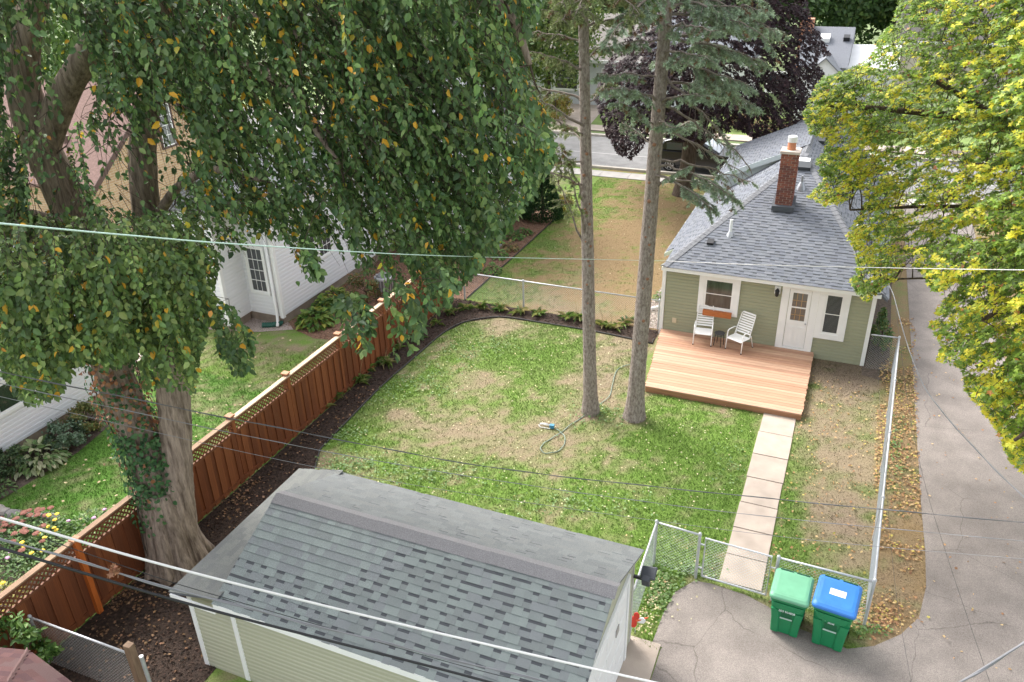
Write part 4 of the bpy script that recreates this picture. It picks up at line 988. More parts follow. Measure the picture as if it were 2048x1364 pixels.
def wire_mesh(root, p, q, z0, z1, pitch=.075, r=.0022, name='wire_mesh'):
    """woven diamond wires between two points"""
    p, q = Vector(p), Vector(q); L = (q-p).length; d = (q-p)/L; nrm = Vector((-d.y, d.x, 0)); H = z1-z0; b = MB(); s = -H
    while s < L:
        for sg in (1, -1):
            a0, a1 = max(s, 0), min(s+H, L)
            if a1-a0 < .02: continue
            f0, f1 = (a0-s)/H, (a1-s)/H
            if sg < 0: f0, f1 = 1-f0, 1-f1
            A = p+d*a0+Vector((0, 0, z0+H*f0))+nrm*.003*sg; B = p+d*a1+Vector((0, 0, z0+H*f1))+nrm*.003*sg
            b.tube([A, B], r, 3, cap=False)
        s += pitch
    return b.build(name, mat('wire', (.46, .48, .48), .5, metal=.3), root)
def post(root, x, y, h, r=.03, m=None, cap=True):
    b = MB(); b.tube([(x, y, -.05), (x, y, h)], r, 10)
    if cap: b.tube([(x, y, h), (x, y, h+.02), (x, y, h+.05), (x, y, h+.065)], [r*1.25, r*1.25, r*.9, .004], 10)
    return b.build('post', m or metal_g, root, smooth=False)
def chain_fence(label, pts, h, posts, group=None, pitch=.075, wr=.0022):
    root = thing('chain_link_fence', label, 'fence', (*pts[0], 0), group)
    for i in range(len(pts)-1):
        a, b = pts[i], pts[i+1]
        MB().tube([(*a, h), (*b, h)], .021, 8).build('top_rail', metal_g, root, smooth=True)
        wire_mesh(root, (*a, 0), (*b, 0), .04, h, pitch, wr)
    for x, y in posts: post(root, x, y, h)
    return root
GYt = 12.72
def lerp2(a, b, t): return (a[0]+(b[0]-a[0])*t, a[1]+(b[1]-a[1])*t)
ra, rb_ = (1.56, 12.69), (1.97, 23.05)
chain_fence('long chain-link fence between back yard and driveway', [ra, rb_, (1.24, 23.0)], 1.13, [ra]+[lerp2(ra, rb_, k/4) for k in (1, 2, 3)]+[rb_])
chain_fence('short chain-link panel behind the two bins', [(-.12, GYt), (1.53, 12.70)], 1.10, [(-.12, GYt)])
chain_fence('chain-link panels between the gate and the garage corner', [(-1.62, 12.80), (-2.50, 12.86), (-2.44, 10.9)], 1.12, [(-1.62, 12.80), (-2.50, 12.86)])
chain_fence('chain-link fence across the far end of the back yard', [(-11.95, 23.42), (-4.95, 23.45)], 1.02, [(-11.9, 23.42), (-9.66, 23.42), (-7.55, 23.44), (-5.0, 23.46)])
lf_ = chain_fence('weathered chain-link fence beside the maroon-roofed shed', [(-12.2, 6.34), (-9.85, 6.38)], 1.14, [(-12.2, 6.34)], pitch=.06)
b = MB().box(-9.86, 6.28, -.05, -9.72, 6.40, 1.45); p = b.build('post', mat('grey_brown_post', (.22, .145, .095), .85, var=.25, vscale=4, stretch=(4, 4, .6)), lf_, bevel=.006); p['label'] = 'square weathered wooden end post'
post(lf_, -9.63, 6.38, 1.2, .035, cap=False)
gate = thing('gate', 'chain-link gate closing the end of the concrete walk', 'gate', (-.85, 12.76, 0))
b = MB(); za, zb = .10, 1.08; gp = [(-1.50, 12.79), (-.24, 12.73)]
b.tube([(*gp[0], za), (*gp[0], zb), (*gp[1], zb), (*gp[1], za), (*gp[0], za)], .02, 8); b.build('frame', metal_g, gate)
wire_mesh(gate, (*gp[0], 0), (*gp[1], 0), za, zb, .075, .0028)
for z in (.3, .9):
    MB().tube([(-1.62, 12.80, z), (-1.50, 12.79, z)], .018, 6).build('hinge', metal_g, gate)
MB().tube([(-.24, 12.73, .82), (-.12, 12.72, .82)], .016, 6).build('latch', metal_g, gate)

# ================================================================== BINS, CHAIRS AND SMALL THINGS
def rrect(cx, cy, w, d, z, r=.07, n=4):
    pts = []
    for sx, sy, a0 in ((1, 1, 0), (-1, 1, 90), (-1, -1, 180), (1, -1, 270)):
        for k in range(n+1):
            a = R_(a0+90*k/n); pts.append((cx+sx*(w/2-r)+r*math.cos(a), cy+sy*(d/2-r)+r*math.sin(a), z))
    return pts
def text_mesh(name, s, size, m, parent, M):
    cu = bpy.data.curves.new(name, 'FONT'); cu.body = s; cu.size = size; cu.extrude = .002; cu.align_x = 'CENTER'
    o = bpy.data.objects.new(name, cu); col.objects.link(o)
    dg = bpy.context.evaluated_depsgraph_get(); me = bpy.data.meshes.new_from_object(o.evaluated_get(dg)); bpy.data.objects.remove(o)
    me.materials.clear(); me.materials.append(m)
    return link(name, me, parent, M)
bin_m = mat('green_bin_plastic', (.012, .20, .075), .5, var=.1, vscale=4, spec=.4)
def bin_(label, loc, rot, lid_m, S, badge, stamp):
    t = thing('wheeled_bin', label, 'bin', (0, 0, 0), 'wheeled bins by the gate')
    W0, D0, W1, D1, Hh = .50, .52, .64, .72, .98
    rings = []
    for z, k in ((.03, 0), (.06, .02), (.5, .5), (.80, .86), (.84, .9)):
        rings.append(rrect(0, .0-.05*k*0, W0+(W1-W0)*k, D0+(D1-D0)*k, z))
    rings += [rrect(0, 0, W1*.99, D1*.99, .85), rrect(0, 0, W1+.02, D1+.02, .87), rrect(0, 0, W1+.03, D1+.03, Hh)]
    b = MB(); b.loft(rings); body = b.build('body', bin_m, t, smooth=False)
    fy = lambda z: -(D0+(D1-D0)*min(z/.87, 1))/2
    # raised corner columns and the V-shaped apron under the rim, a recess and its lift bar between them
    for s in (-1, 1):
        c = MB(); c.loft([rrect(s*.175, fy(.04)+.012, .15, .08, .04, .035), rrect(s*.19, fy(.42)+.008, .155, .08, .42, .035), rrect(s*.22, fy(.66)+.01, .15, .06, .66, .028)]); c.build('column', bin_m, t)
    c = MB(); c.prism([(-.29, fy(.84)-.004, .85), (.29, fy(.84)-.004, .85), (.20, fy(.70)-.012, .70), (-.20, fy(.70)-.012, .70)], (0, -.022, 0)); c.build('apron', bin_m, t, bevel=.006)
    MB().box(-.10, fy(.5)-.012, .50, .10, fy(.5)+.004, .62).build('recess', mat('bin_shadow_green', (.008, .10, .04), .6), t)
    c = MB(); c.tube([(-.11, fy(.48)-.03, .48), (.11, fy(.48)-.03, .48)], .014, 8); c.build('lift_bar', mat('worn_bar', (.42, .55, .48), .4, metal=.3), t)
    # lid
    l = MB(); l.loft([rrect(0, -.02, W1+.07, D1+.09, Hh-.02), rrect(0, -.02, W1+.075, D1+.095, Hh+.02), rrect(0, -.02, W1+.05, D1+.07, Hh+.045), rrect(0, -.03, W1-.02, D1-.04, Hh+.075), rrect(0, -.03, W1-.12, D1-.14, Hh+.085)])
    lid = l.build('lid', lid_m, t, bevel=.006)
    for s in (-1, 1):
        h = MB().box(s*.15-.12, .318, Hh+.06, s*.15+.12, .338, Hh+.082); h.build('hinge_slot', mat('slot_dark', (.01, .05, .03), .7), lid)
    c = MB(); c.tube([(-.28, .40, Hh+.01), (.28, .40, Hh+.01)], .018, 8); c.build('handle', bin_m, t)
    for s in (-1, 1):
        w = MB(); w.tube([(s*.25, .27, .12), (s*.30, .27, .12)], .12, 16); w.build('wheel', black_m, t)
    if badge:
        g = MB().box(-.13, -.10, Hh+.086, .13, .05, Hh+.0885); bd = g.build('sticker', mat('sticker_white', (.82, .81, .78), .5), lid)
        for i in range(7):
            MB().box(-.11+.035*i, -.075+.05*(i % 2)*.9, Hh+.0886, -.095+.035*i, -.06+.05*(i % 2)*.9, Hh+.0895).build('printed_mark', mat('mark', [(.5, .45, .25), (.3, .35, .5)][0], .5), bd)
    else:
        for s in (-1,): MB().box(.20, -.18, Hh+.075, .28, .08, Hh+.0765).build('lid_panel', lid_m, lid)  # thin raised panel in the lid's own colour
    tm = mat('stamp_white', (.7, .76, .74), .6)
    if stamp:
        M = Matrix.Translation((0, fy(.655)-.036, .65))@Matrix.Rotation(R_(90-5), 4, 'X'); text_mesh('serial_number', stamp, .062, tm, t, M)
    else:
        c = MB()
        for i in range(9): c.box(-.10+.023*i, fy(.66)-.028, .69+.008*(i % 3), -.085+.023*i, fy(.66)-.012, .705+.008*(i % 3))
        for i in range(5): c.box(-.05+.022*i, fy(.66)-.028, .655, -.036+.022*i, fy(.66)-.012, .672)
        c.build('worn_stamp', tm, t)
    t.location = loc; t.rotation_euler = (0, 0, rot); t.scale = (S, S, S)
    return t
bin_('green wheeled bin with pale green lid, next to the gate', (.20, 12.18, .012), R_(-3), mat('pale_green_lid', (.135, .35, .215), .45, var=.08, vscale=5), .97, False, '003 904808')
bin_('green wheeled bin with blue lid and white sticker, by the fence corner', (.97, 12.16, .012), R_(-6), mat('blue_lid', (.035, .17, .50), .45, var=.1, vscale=5), 1.05, True, None)

def chair(label, loc, rot):
    t = thing('patio_chair', label, 'chair', (0, 0, 0), 'patio chairs on the deck')
    wm = mat('white_plastic', (.82, .81, .79), .45)
    for s in (-1, 1):
        x = s*.27
        f = MB(); f.tube([(x, -.27, 0), (x*.98, -.25, .36), (x*.98, -.24, .58), (x*.98, -.18, .63), (x*.98, .10, .62), (x*.95, .22, .58)], .017, 8); f.build('arm_frame', wm, t, smooth=True)
        f = MB(); f.tube([(x*1.02, .36, 0), (x*.95, .22, .42), (x*.93, .12, .36)], .017, 8); f.build('leg', wm, t, smooth=True)
        f = MB(); f.tube([(x*.92, -.24, .40), (x*.92, .14, .36), (x*.90, .24, .62), (x*.84, .40, 1.0), (x*.70, .42, 1.04)], .015, 8); f.build('back_rail', wm, t, smooth=True)
        for yy in (-.27, .36): MB().tube([(x*(1.0 if yy < 0 else 1.02), yy, -.0), (x, yy*.985, .03)], .021, 8).build('foot', black_m, t)
    se = MB(); n = 8
    prof = [(-.28, .385), (-.25, .405), (-.12, .395), (0, .38), (.12, .37), (.17, .385)]
    top = [(-.245, y, z) for y, z in prof]; 
    for (ya, za), (yb, zb) in zip(prof[:-1], prof[1:]): se.add([(-.245, ya, za), (.245, ya, za), (.245, yb, zb), (-.245, yb, zb), (-.245, ya, za-.015), (.245, ya, za-.015), (.245, yb, zb-.015), (-.245, yb, zb-.015)], [(0, 1, 2, 3), (7, 6, 5, 4), (0, 4, 5, 1), (2, 6, 7, 3), (1, 5, 6, 2), (3, 7, 4, 0)])
    se.build('seat', wm, t)
    for i in range(9):
        k = i/8; z = .47+.55*k; y = .165+(z-.36)*.42; w = .245-.03*k
        MB().obox((0, y, z), (w, 0, 0), Vector((0, .42, 1)).normalized()*.025, Vector((0, -1, .42)).normalized()*.006).build('back_slat', wm, t, bevel=.004)
    t.location = loc; t.rotation_euler = (0, 0, rot)
c1 = gnd(1405, 683, .2); c2 = gnd(1476, 697, .2)
chair('white slatted patio chair under the flower box, left of the stool', (c1[0], c1[1], .2), R_(6))
chair('white slatted patio chair turned towards the stool, nearer the door', (c2[0], c2[1], .2), R_(-24))
st = thing('stool', 'small round dark metal stool between the two white chairs', 'stool', (0, 0, 0))
b = MB().tube([(0, 0, .40), (0, 0, .42), (0, 0, .425)], [.15, .155, .145], 20); b.build('seat', mat('dark_perforated', (.05, .05, .052), .5, var=.4, vscale=60), st)
for a in range(4):
    c, s = math.cos(a*math.pi/2+.5), math.sin(a*math.pi/2+.5); b = MB().tube([(c*.16, s*.16, 0), (c*.13, s*.13, .38), (c*.08, s*.08, .40)], .011, 6); b.build('leg', black_m, st)
b = MB(); b.tube([(.13*math.cos(t), .13*math.sin(t), .36) for t in np.linspace(0, 2*math.pi, 17)], .008, 5, cap=False); b.build('ring', black_m, st)
sp = gnd(1437, 690, .2); st.location = (sp[0], sp[1], .2)

# hose and sprinkler
hp = [(1262, 730), (1235, 740), (1225, 770), (1218, 795), (1195, 812), (1165, 835), (1140, 852), (1120, 868), (1100, 880), (1086, 890), (1081, 900), (1092, 908), (1112, 905), (1126, 895), (1130, 878), (1122, 866), (1112, 860)]
P = [Vector((*gnd(*p), .025)) for p in hp]; sp_ = []
for i in range(len(P)-1):
    p0, p1, p2, p3 = P[max(i-1, 0)], P[i], P[i+1], P[min(i+2, len(P)-1)]
    for t in np.linspace(0, 1, 6)[:-1]: sp_.append(.5*((2*p1)+(-p0+p2)*t+(2*p0-5*p1+4*p2-p3)*t*t+(-p0+3*p1-3*p2+p3)*t**3))
sp_.append(P[-1]); b = MB(); b.tube([q+Vector((0, 0, .012*math.sin(i*.9))) for i, q in enumerate(sp_)], .012, 8)
tag(b.build('garden_hose', mat('grey_green_hose', (.20, .26, .21), .5), smooth=True), 'grey-green garden hose looped on the lawn by the spruces', 'hose')
g0 = Vector((*gnd(1104, 857), 0)); g1 = Vector((*gnd(1077, 852), 0)); spk = thing('sprinkler', 'oscillating lawn sprinkler lying at the end of the hose', 'sprinkler', tuple(g0))
u = (g1-g0).normalized(); v = Vector((-u.y, u.x, 0))
b = MB(); b.tube([g0+Vector((0, 0, .05)), g0-v*.07+u*.05+Vector((0, 0, .03)), g0-v*.07+u*.30+Vector((0, 0, .03)), g1+Vector((0, 0, .03)), g0+v*.07+u*.30+Vector((0, 0, .03)), g0+v*.07+u*.05+Vector((0, 0, .03)), g0+Vector((0, 0, .05))], .012, 6); b.build('base_frame', mat('pale_plastic', (.62, .62, .58), .5), spk)
b = MB(); b.tube([g0+u*.02+Vector((0, 0, .09)), g0+u*.18+Vector((0, 0, .12)), g0+u*.33+Vector((0, 0, .09))], .016, 8); b.build('spray_tube', metal_g, spk)
b = MB().obox(g0+Vector((0, 0, .07)), u*.06, v*.05, (0, 0, .05)); b.build('motor_housing', mat('blue_plastic', (.05, .22, .35), .4), spk, bevel=.01)

# red and white garden spinner beside the garage
gs = Vector((*gnd(1270, 1266), 0)); gsp = thing('garden_spinner', 'red and white garden spinner on a stake beside the garage door', 'ornament', tuple(gs))
b = MB().tube([gs, gs+Vector((0, 0, .34))], .008, 6); b.build('stake', metal_g, gsp)
red = mat('red_enamel', (.55, .045, .03), .4)
hc = gs+Vector((.02, -.03, .36))
for i, a in enumerate((20, 95, 170, 245)):
    u = Vector((math.cos(R_(a)), .25*math.sin(R_(a)), math.sin(R_(a))*.9)); v = u.cross(Vector((0, -1, .3))).normalized()
    b = MB(); b.loft([[hc+u*r+v*w+Vector((0, .01, 0)), hc+u*r-v*w+Vector((0, .01, 0)), hc+u*r-v*w-Vector((0, .012, 0)), hc+u*r+v*w-Vector((0, .012, 0))] for r, w in ((.01, .015), (.07, .05), (.13, .055), (.17, .02))]); b.build('petal', red if i else white_m, gsp)
b = MB().tube([hc, hc+Vector((.20, .05, .10))], [.03, .012], 8); b.build('tail', mat('red_orange', (.6, .10, .04), .5), gsp)

# green corrugated downspout hose and AC unit by the white house
b = MB(); q0 = Vector((*gnd(525, 655), .09)); q1 = Vector((*gnd(562, 652), .10)); pts = [q1+Vector((0, 0, .06)), q1, q0.lerp(q1, .5)-Vector((0, 0, .03)), q0]
pp = []; 
for i in range(25):
    t = i/24*3; k = min(int(t), 2); pp.append(pts[k].lerp(pts[k+1], t-k))
b.tube(pp, [.085+.012*(i % 2) for i in range(25)], 10); tag(b.build('drain_hose', mat('dark_green_pipe', (.02, .09, .065), .5), smooth=False), 'dark green corrugated drain pipe at the foot of the downspout', 'pipe')
ac = Vector((*gnd(772, 590), 0)); acu = thing('air_conditioner', 'round grey outdoor air conditioner beside the white house', 'appliance', tuple(ac))
b = MB().tube([ac, ac+Vector((0, 0, .04)), ac+Vector((0, 0, .72)), ac+Vector((0, 0, .76))], [.34, .36, .36, .33], 20); b.build('casing', mat('grey_casing', (.45, .46, .47), .5), acu)
b = MB()
for k in range(20):
    a = k*math.pi/10; b.obox(ac+Vector((math.cos(a)*.365, math.sin(a)*.365, .38)), (-math.sin(a)*.03, math.cos(a)*.03, 0), (0, 0, .3), (math.cos(a)*.008, math.sin(a)*.008, 0))
b.build('louvres', mat('dark_louvre', (.14, .14, .15), .5), acu)
MB().tube([ac+Vector((0, 0, .76)), ac+Vector((0, 0, .79))], [.30, .24], 20).build('fan_grille', mat('dark_louvre', (.14, .14, .15)), acu)
ww = Vector((*gnd(1000, 492), 0)); b = MB(); 
for i in range(6):
    b.tube([ww+Vector((-.35+.38*math.sin(t), -.38*math.cos(t), .02+.055*i)) for t in np.linspace(0, math.pi, 13)], .03, 6)
tag(b.build('window_well', metal_g, smooth=True), 'corrugated metal window well in the chip bed', 'window well')

# ================================================================== CAR ON THE STREET
car = thing('parked_car', 'black car parked at the kerb behind the purple maple trunk', 'car', (-7.2, 42.3, 0))
cx0, cyn, W = -9.75, 41.35, 1.85; blk = mat('black_car_paint', (.012, .012, .014), .2, spec=.7)
def prof(y, k):   # side outline at lateral position, k narrows the roof
    return [(cx0, y, .35), (cx0+.02, y, .75), (cx0+.12, y, 1.05), (cx0+.35, y, 1.1), (cx0+3.2, y, 1.08), (cx0+4.5, y, .92), (cx0+4.7, y, .65), (cx0+4.68, y, .32)]
b = MB(); b.loft([[Vector(p)+Vector((0, 0, 0)) for p in prof(cyn+o, 0)] for o in (0.0, .06, W-.06, W)]); b.build('body', blk, car, bevel=.05)
b = MB(); b.loft([[(cx0+.3, y, 1.08), (cx0+.55+k, y, 1.55), (cx0+.9+k, y, 1.66), (cx0+2.3, y, 1.66), (cx0+2.5-k, y, 1.60), (cx0+3.4-k, y, 1.07)] for y, k in ((cyn+.08, .08), (cyn+.2, 0), (cyn+W-.2, 0), (cyn+W-.08, .08))]); b.build('cabin', blk, car, bevel=.04)
gl = mat('car_glass', (.05, .06, .07), .05, spec=.9)
b = MB(); b.add([(cx0+2.62, cyn+.22, 1.57), (cx0+3.42, cyn+.2, 1.10), (cx0+3.42, cyn+W-.2, 1.10), (cx0+2.62, cyn+W-.22, 1.57)], [(0, 1, 2, 3)]); b.add([(cx0+2.60, cyn+.22, 1.55), (cx0+3.40, cyn+.2, 1.08), (cx0+3.40, cyn+W-.2, 1.08), (cx0+2.60, cyn+W-.22, 1.55)], [(3, 2, 1, 0)]); b.build('windscreen', mat('sky_reflection_glass', (.45, .52, .58), .08, spec=.9), car)  # windscreen is pale blue: the reflected sky is put into its colour
for a, c in ((.75, 1.55), (1.62, 2.45)):
    b = MB().box(cx0+a, cyn+.055, 1.14, cx0+c, cyn+.075, 1.5); b.build('side_window', gl, car)
for x in (cx0+.95, cx0+3.75):
    for y0, y1 in ((cyn-.01, cyn+.2), (cyn+W-.2, cyn+W+.01)):
        w = MB().tube([(x, y0, .34), (x, y0+.02, .34), (x, y1-.02, .34), (x, y1, .34)], [.31, .34, .34, .31], 24).build('wheel', mat('tyre', (.02, .02, .02), .8), car)
        r_ = MB(); yy = y0-.004 if y0 < cyn+.5 else y1-.02
        r_.tube([(x, yy, .34), (x, yy+.024, .34)], [.05, .06], 12)
        for k in range(6):
            a = k*math.pi/3; r_.bar((x, yy+.012, .34), (x+.22*math.cos(a), yy+.012, .34+.22*math.sin(a)), .05, .024, up=(0, 1, 0))
        r_.tube([(x+.22*math.cos(t), yy+.012, .34+.22*math.sin(t)) for t in np.linspace(0, 2*math.pi, 19)], .018, 6, cap=False)
        r_.build('rim', mat('alloy', (.55, .55, .56), .3, metal=.6), w)
MB().box(cx0-.02, cyn+.1, .72, cx0+.03, cyn+.4, .86).build('tail_light', mat('tail_red', (.35, .02, .02), .3), car)

# ================================================================== OVERHEAD WIRES
def wire(label, pts, r, m, twist=False, name='overhead_wire'):
    """pts: (px, py, horizontal distance); smooth curve through them"""
    P = [atd(*p) for p in pts]; out = []
    for i in range(len(P)-1):
        p0, p1, p2, p3 = P[max(i-1, 0)], P[i], P[i+1], P[min(i+2, len(P)-1)]
        for t in np.linspace(0, 1, 13)[:-1]: out.append(.5*((2*p1)+(-p0+p2)*t+(2*p0-5*p1+4*p2-p3)*t*t+(-p0+3*p1-3*p2+p3)*t**3))
    out.append(P[-1]); b = MB()
    b.tube(out, r, 6)
    if twist:
        d2 = []; L = 0
        for i, p in enumerate(out):
            if i: L += (p-out[i-1]).length
            for_ = L*3.5; d2.append(p+Vector((0, math.cos(for_), math.sin(for_)))*r*1.6)
        b.tube(d2, r*.8, 5)
    return tag(b.build(name, m, smooth=True), label, 'wire', 'overhead wires')
cab_w = mat('pale_cable', (.66, .65, .63), .5); cab_g = mat('grey_cable', (.20, .20, .21), .5); cab_b = mat('black_cable', (.02, .02, .022), .5); cab_t = mat('teal_cable', (.50, .66, .60), .5)
def span(a, b, n, sag=0.0):
    (x0, y0, d0), (x1, y1, d1) = a, b
    return [(x0+(x1-x0)*t, y0+(y1-y0)*t+sag*4*t*(1-t), d0+(d1-d0)*t) for t in np.linspace(0, 1, n)]
wire('thick pale cable crossing just above the garage roof', [(-250, 970, 9.6), (0, 1036, 9.0), (350, 1136, 8.2), (800, 1248, 7.5), (1278, 1358, 6.8), (1500, 1405, 6.6)], .016, cab_w)
wire('thick black cable, lowest of the bundle over the garage wall', [(-250, 1030, 9.4), (0, 1096, 8.9), (400, 1214, 8.1), (900, 1343, 7.3), (1200, 1425, 7.0)], .018, cab_b)
wire('twisted grey cable just above the thick black one', [(-250, 1010, 9.4), (0, 1077, 8.9), (345, 1177, 8.1), (560, 1233, 7.7), (900, 1318, 7.3), (1250, 1400, 7.0)], .010, cab_g, True)
wire('thin dark wire hanging over the orange fence post', [(90, 1078, 8.7), (300, 1150, 8.2), (430, 1190, 8.0), (900, 1325, 7.3), (1100, 1375, 7.0)], .005, cab_b)
wire('teal coated line stretched from the elm to the green house', [(-200, 430, 3.6), (0, 447, 4.04), (250, 470, 4.8), (500, 490, 5.85), (840, 510, 8.3), (1100, 517, 12.6), (1200, 519, 15.6), (1336, 522, 22.7)], .005, cab_t)
wire('pale service line passing the roof corner under the maple', [(1336, 522, 22.7), (1500, 529, 18.8), (1740, 535, 15.0), (2048, 540, 11.6), (2250, 541, 10.2)], .006, cab_w)
wire('upper grey wire of the three across the lawn', [(-100, 722, 10), (80, 760, 10), (600, 864, 10), (1000, 937, 10), (1500, 993, 10), (2048, 1045, 10), (2300, 1065, 10)], .0055, mat('dark_wire', (.10, .10, .105), .5), True)
wire('middle grey wire of the three across the lawn', [(-100, 745, 9.8), (0, 767, 9.8), (600, 893, 9.8), (1000, 962, 9.8), (1480, 1027, 9.8), (2048, 1082, 9.8), (2300, 1103, 9.8)], .0035, cab_g, True)
wire('lowest grey wire of the three across the lawn', [(-100, 770, 9.6), (0, 793, 9.6), (600, 928, 9.6), (1000, 997, 9.6), (1560, 1073, 9.6), (2048, 1118, 9.6), (2300, 1138, 9.6)], .003, cab_g)
wire('twisted service drop from the house corner over the driveway', [(1762, 545, 23.4), (1785, 585, 21.5), (1812, 680, 19), (1850, 775, 17), (1925, 870, 15), (2048, 995, 13), (2200, 1130, 11.5)], .010, cab_g, True)
wire('thin dark wire hanging over the driveway, left one', [(1757, 600, 23), (1757, 760, 21), (1775, 1000, 15), (1792, 1182, 11.5), (1825, 1380, 9)], .0028, cab_b)
wire('thin dark wire hanging over the driveway, right one', [(1790, 600, 22.6), (1815, 800, 18), (1848, 960, 14), (1900, 1130, 11.5), (1985, 1380, 9)], .0032, cab_b)
wire('grey cable cutting the bottom right corner', [(1840, 1410, 7.5), (1925, 1362, 8), (2048, 1286, 9), (2250, 1165, 10)], .014, cab_g, True)

# ================================================================== TREES
elm_bark = bark_mat('elm_bark', (.12, .09, .07), (.40, .32, .255), 7, .9, 1.0)
dark_bark = bark_mat('branch_bark', (.045, .034, .027), (.12, .09, .07), 12, 2.5, .6)
spruce_bark = bark_mat('spruce_bark', (.17, .13, .11), (.43, .375, .335), 13, 6.0, 1.0)
def smooth_path(P, n=6):
    out = []
    for i in range(len(P)-1):
        p0, p1, p2, p3 = P[max(i-1, 0)], P[i], P[i+1], P[min(i+2, len(P)-1)]
        for t in np.linspace(0, 1, n+1)[:-1]: out.append(.5*((2*p1)+(-p0+p2)*t+(2*p0-5*p1+4*p2-p3)*t*t+(-p0+3*p1-3*p2+p3)*t**3))
    out.append(P[-1]); return out
def limb(b, P, rad, sides=14, n=5, furrow=.0, seed=0):
    """a tapering limb; furrow carves vertical bark ridges"""
    path = smooth_path([Vector(p) for p in P], n); m = len(path); R0 = np.interp(np.linspace(0, len(rad)-1, m), range(len(rad)), rad)
    if not furrow:
        b.tube(path, list(R0), sides); return path
    rs = np.random.default_rng(seed); ph = rs.random(8)*6.28; base = len(b.v); ref = Vector((1, 0, 0))
    for i, p in enumerate(path):
        t = (path[min(i+1, m-1)]-path[max(i-1, 0)]).normalized(); a = (ref-t*ref.dot(t)).normalized(); c = t.cross(a); ref = a
        for k in range(sides):
            th = 2*math.pi*k/sides
            r = float(R0[i]*(1+furrow*(.6*math.sin(7*th+ph[0]+1.2*math.sin(i*.31+ph[1]))+.5*math.sin(13*th+ph[2]+1.5*math.sin(i*.23+ph[3])))+furrow*.5*rs.normal()))
            b.v.append(tuple(p+r*(a*math.cos(th)+c*math.sin(th))))
    for i in range(m-1):
        for k in range(sides):
            k2 = (k+1) % sides; b.f.append((base+i*sides+k, base+i*sides+k2, base+(i+1)*sides+k2, base+(i+1)*sides+k)); b.m.append(0)
    return path
def grow_branches(nodes, nrad, anchors, rmin=.008, rmax=.06, bend=.25):
    """join each anchor to the nearest point of the growing skeleton; returns tubes as (points, radii)"""
    N = np.array(nodes, float); Rr = np.array(nrad, float); A = np.array(anchors, float)
    d = np.array([np.min(np.linalg.norm(N-a, axis=1)) for a in A]); order = np.argsort(d); tubes = []
    cap = len(N)+len(A)*3; buf = np.zeros((cap, 3)); buf[:len(N)] = N; rb = np.zeros(cap); rb[:len(N)] = Rr; cnt = len(N)
    for i in order:
        a = A[i]; dd = np.linalg.norm(buf[:cnt]-a, axis=1)+np.where(buf[:cnt, 2] < a[2]-.3, 0, .35); j = int(np.argmin(dd)); p = buf[j]; L = np.linalg.norm(a-p)
        r0 = min(rb[j]*.7, rmax, .012+.012*L); r1 = max(rmin, r0*.45)
        mid = (p+a)/2+rng.normal(0, .08*L+.01, 3)+np.array([0, 0, bend*L*.5])
        q = [p*(1-t)**2+2*mid*t*(1-t)+a*t*t for t in (0, .25, .5, .75, 1)]
        tubes.append((q, [r0+(r1-r0)*t for t in (0, .25, .5, .75, 1)]))
        for t_, pt in ((.5, q[2]), (.75, q[3]), (1, q[4])):
            if cnt < cap: buf[cnt] = pt; rb[cnt] = r0+(r1-r0)*t_; cnt += 1
    return tubes
def twig_leaves(anch, outdir, per, tl, leafL, palette, weights, droop=1.0, spread=.55, ratio=.62, updn=1.0, nrand=.45, clump=0.0):
    """leaves set alternately along short drooping twigs; returns positions, axes, normals, lengths and twig lines"""
    n = len(anch); per_i = rng.integers(per[0], per[1], n); tot = per_i.sum(); idx = np.repeat(np.arange(n), per_i)
    t = np.concatenate([np.linspace(.05, 1, k) for k in per_i]); L = rng.uniform(*tl, n)
    d0 = norm(outdir+rng.normal(0, .35, (n, 3))); g = np.array([0, 0, -1.0])*droop
    end = d0*L[:, None]
    P = anch[idx]+end[idx]*t[:, None]*(1-.35*droop*t[:, None])+g*(L[idx]*t**1.6*.75)[:, None]
    T = norm(d0[idx]*(1-.6*t[:, None])+g*(t*1.2)[:, None])
    side = norm(np.cross(T, np.array([0, 0, 1.0]))+rng.normal(0, .25, (tot, 3)))*np.where(np.arange(tot) % 2, 1, -1)[:, None]
    D = norm(T*.55+side*spread+np.array([0, 0, -.45*droop])+rng.normal(0, .3, (tot, 3)))
    N = norm(np.array([0, 0, 1.0])*updn+outdir[idx]*.7+rng.normal(0, nrand, (tot, 3)))
    LL = rng.uniform(*leafL, tot)*rng.uniform(.75, 1.15, n)[idx]
    CC = pick_cols(tot, palette, weights)
    if clump: CC = np.clip(CC*np.where(CC[:, :1] < .3, (1+rng.uniform(-clump, clump*1.35, (n, 1)))[idx], 1), 0, 1)
    tw = []
    for i in range(n):
        tw.append([anch[i]+end[i]*s*(1-.35*droop*s)+g*L[i]*s**1.6*.75 for s in (0, .5, 1)])
    return P+D*.01, D, N, LL, CC, tw
def sample_mask(n, x0, x1, y0, y1, poly, gaps, depth):
    """random places inside the crown: a view direction inside the outline and a distance inside the crown's depth"""
    out = []; 
    while len(out) < n:
        X = rng.uniform(x0, x1, 4000); Y = rng.uniform(y0, y1, 4000); k = inpoly(X, Y, poly)
        for gp, dens in gaps: k &= ~(inpoly(X, Y, gp) & (rng.random(4000) > dens))
        X, Y = X[k], Y[k]; d0, d1 = depth(X, Y); D = rng.uniform(d0, d1)
        for x, y, d in zip(X, Y, D): out.append(tuple(atd(x, y, d)))
    return np.array(out[:n])
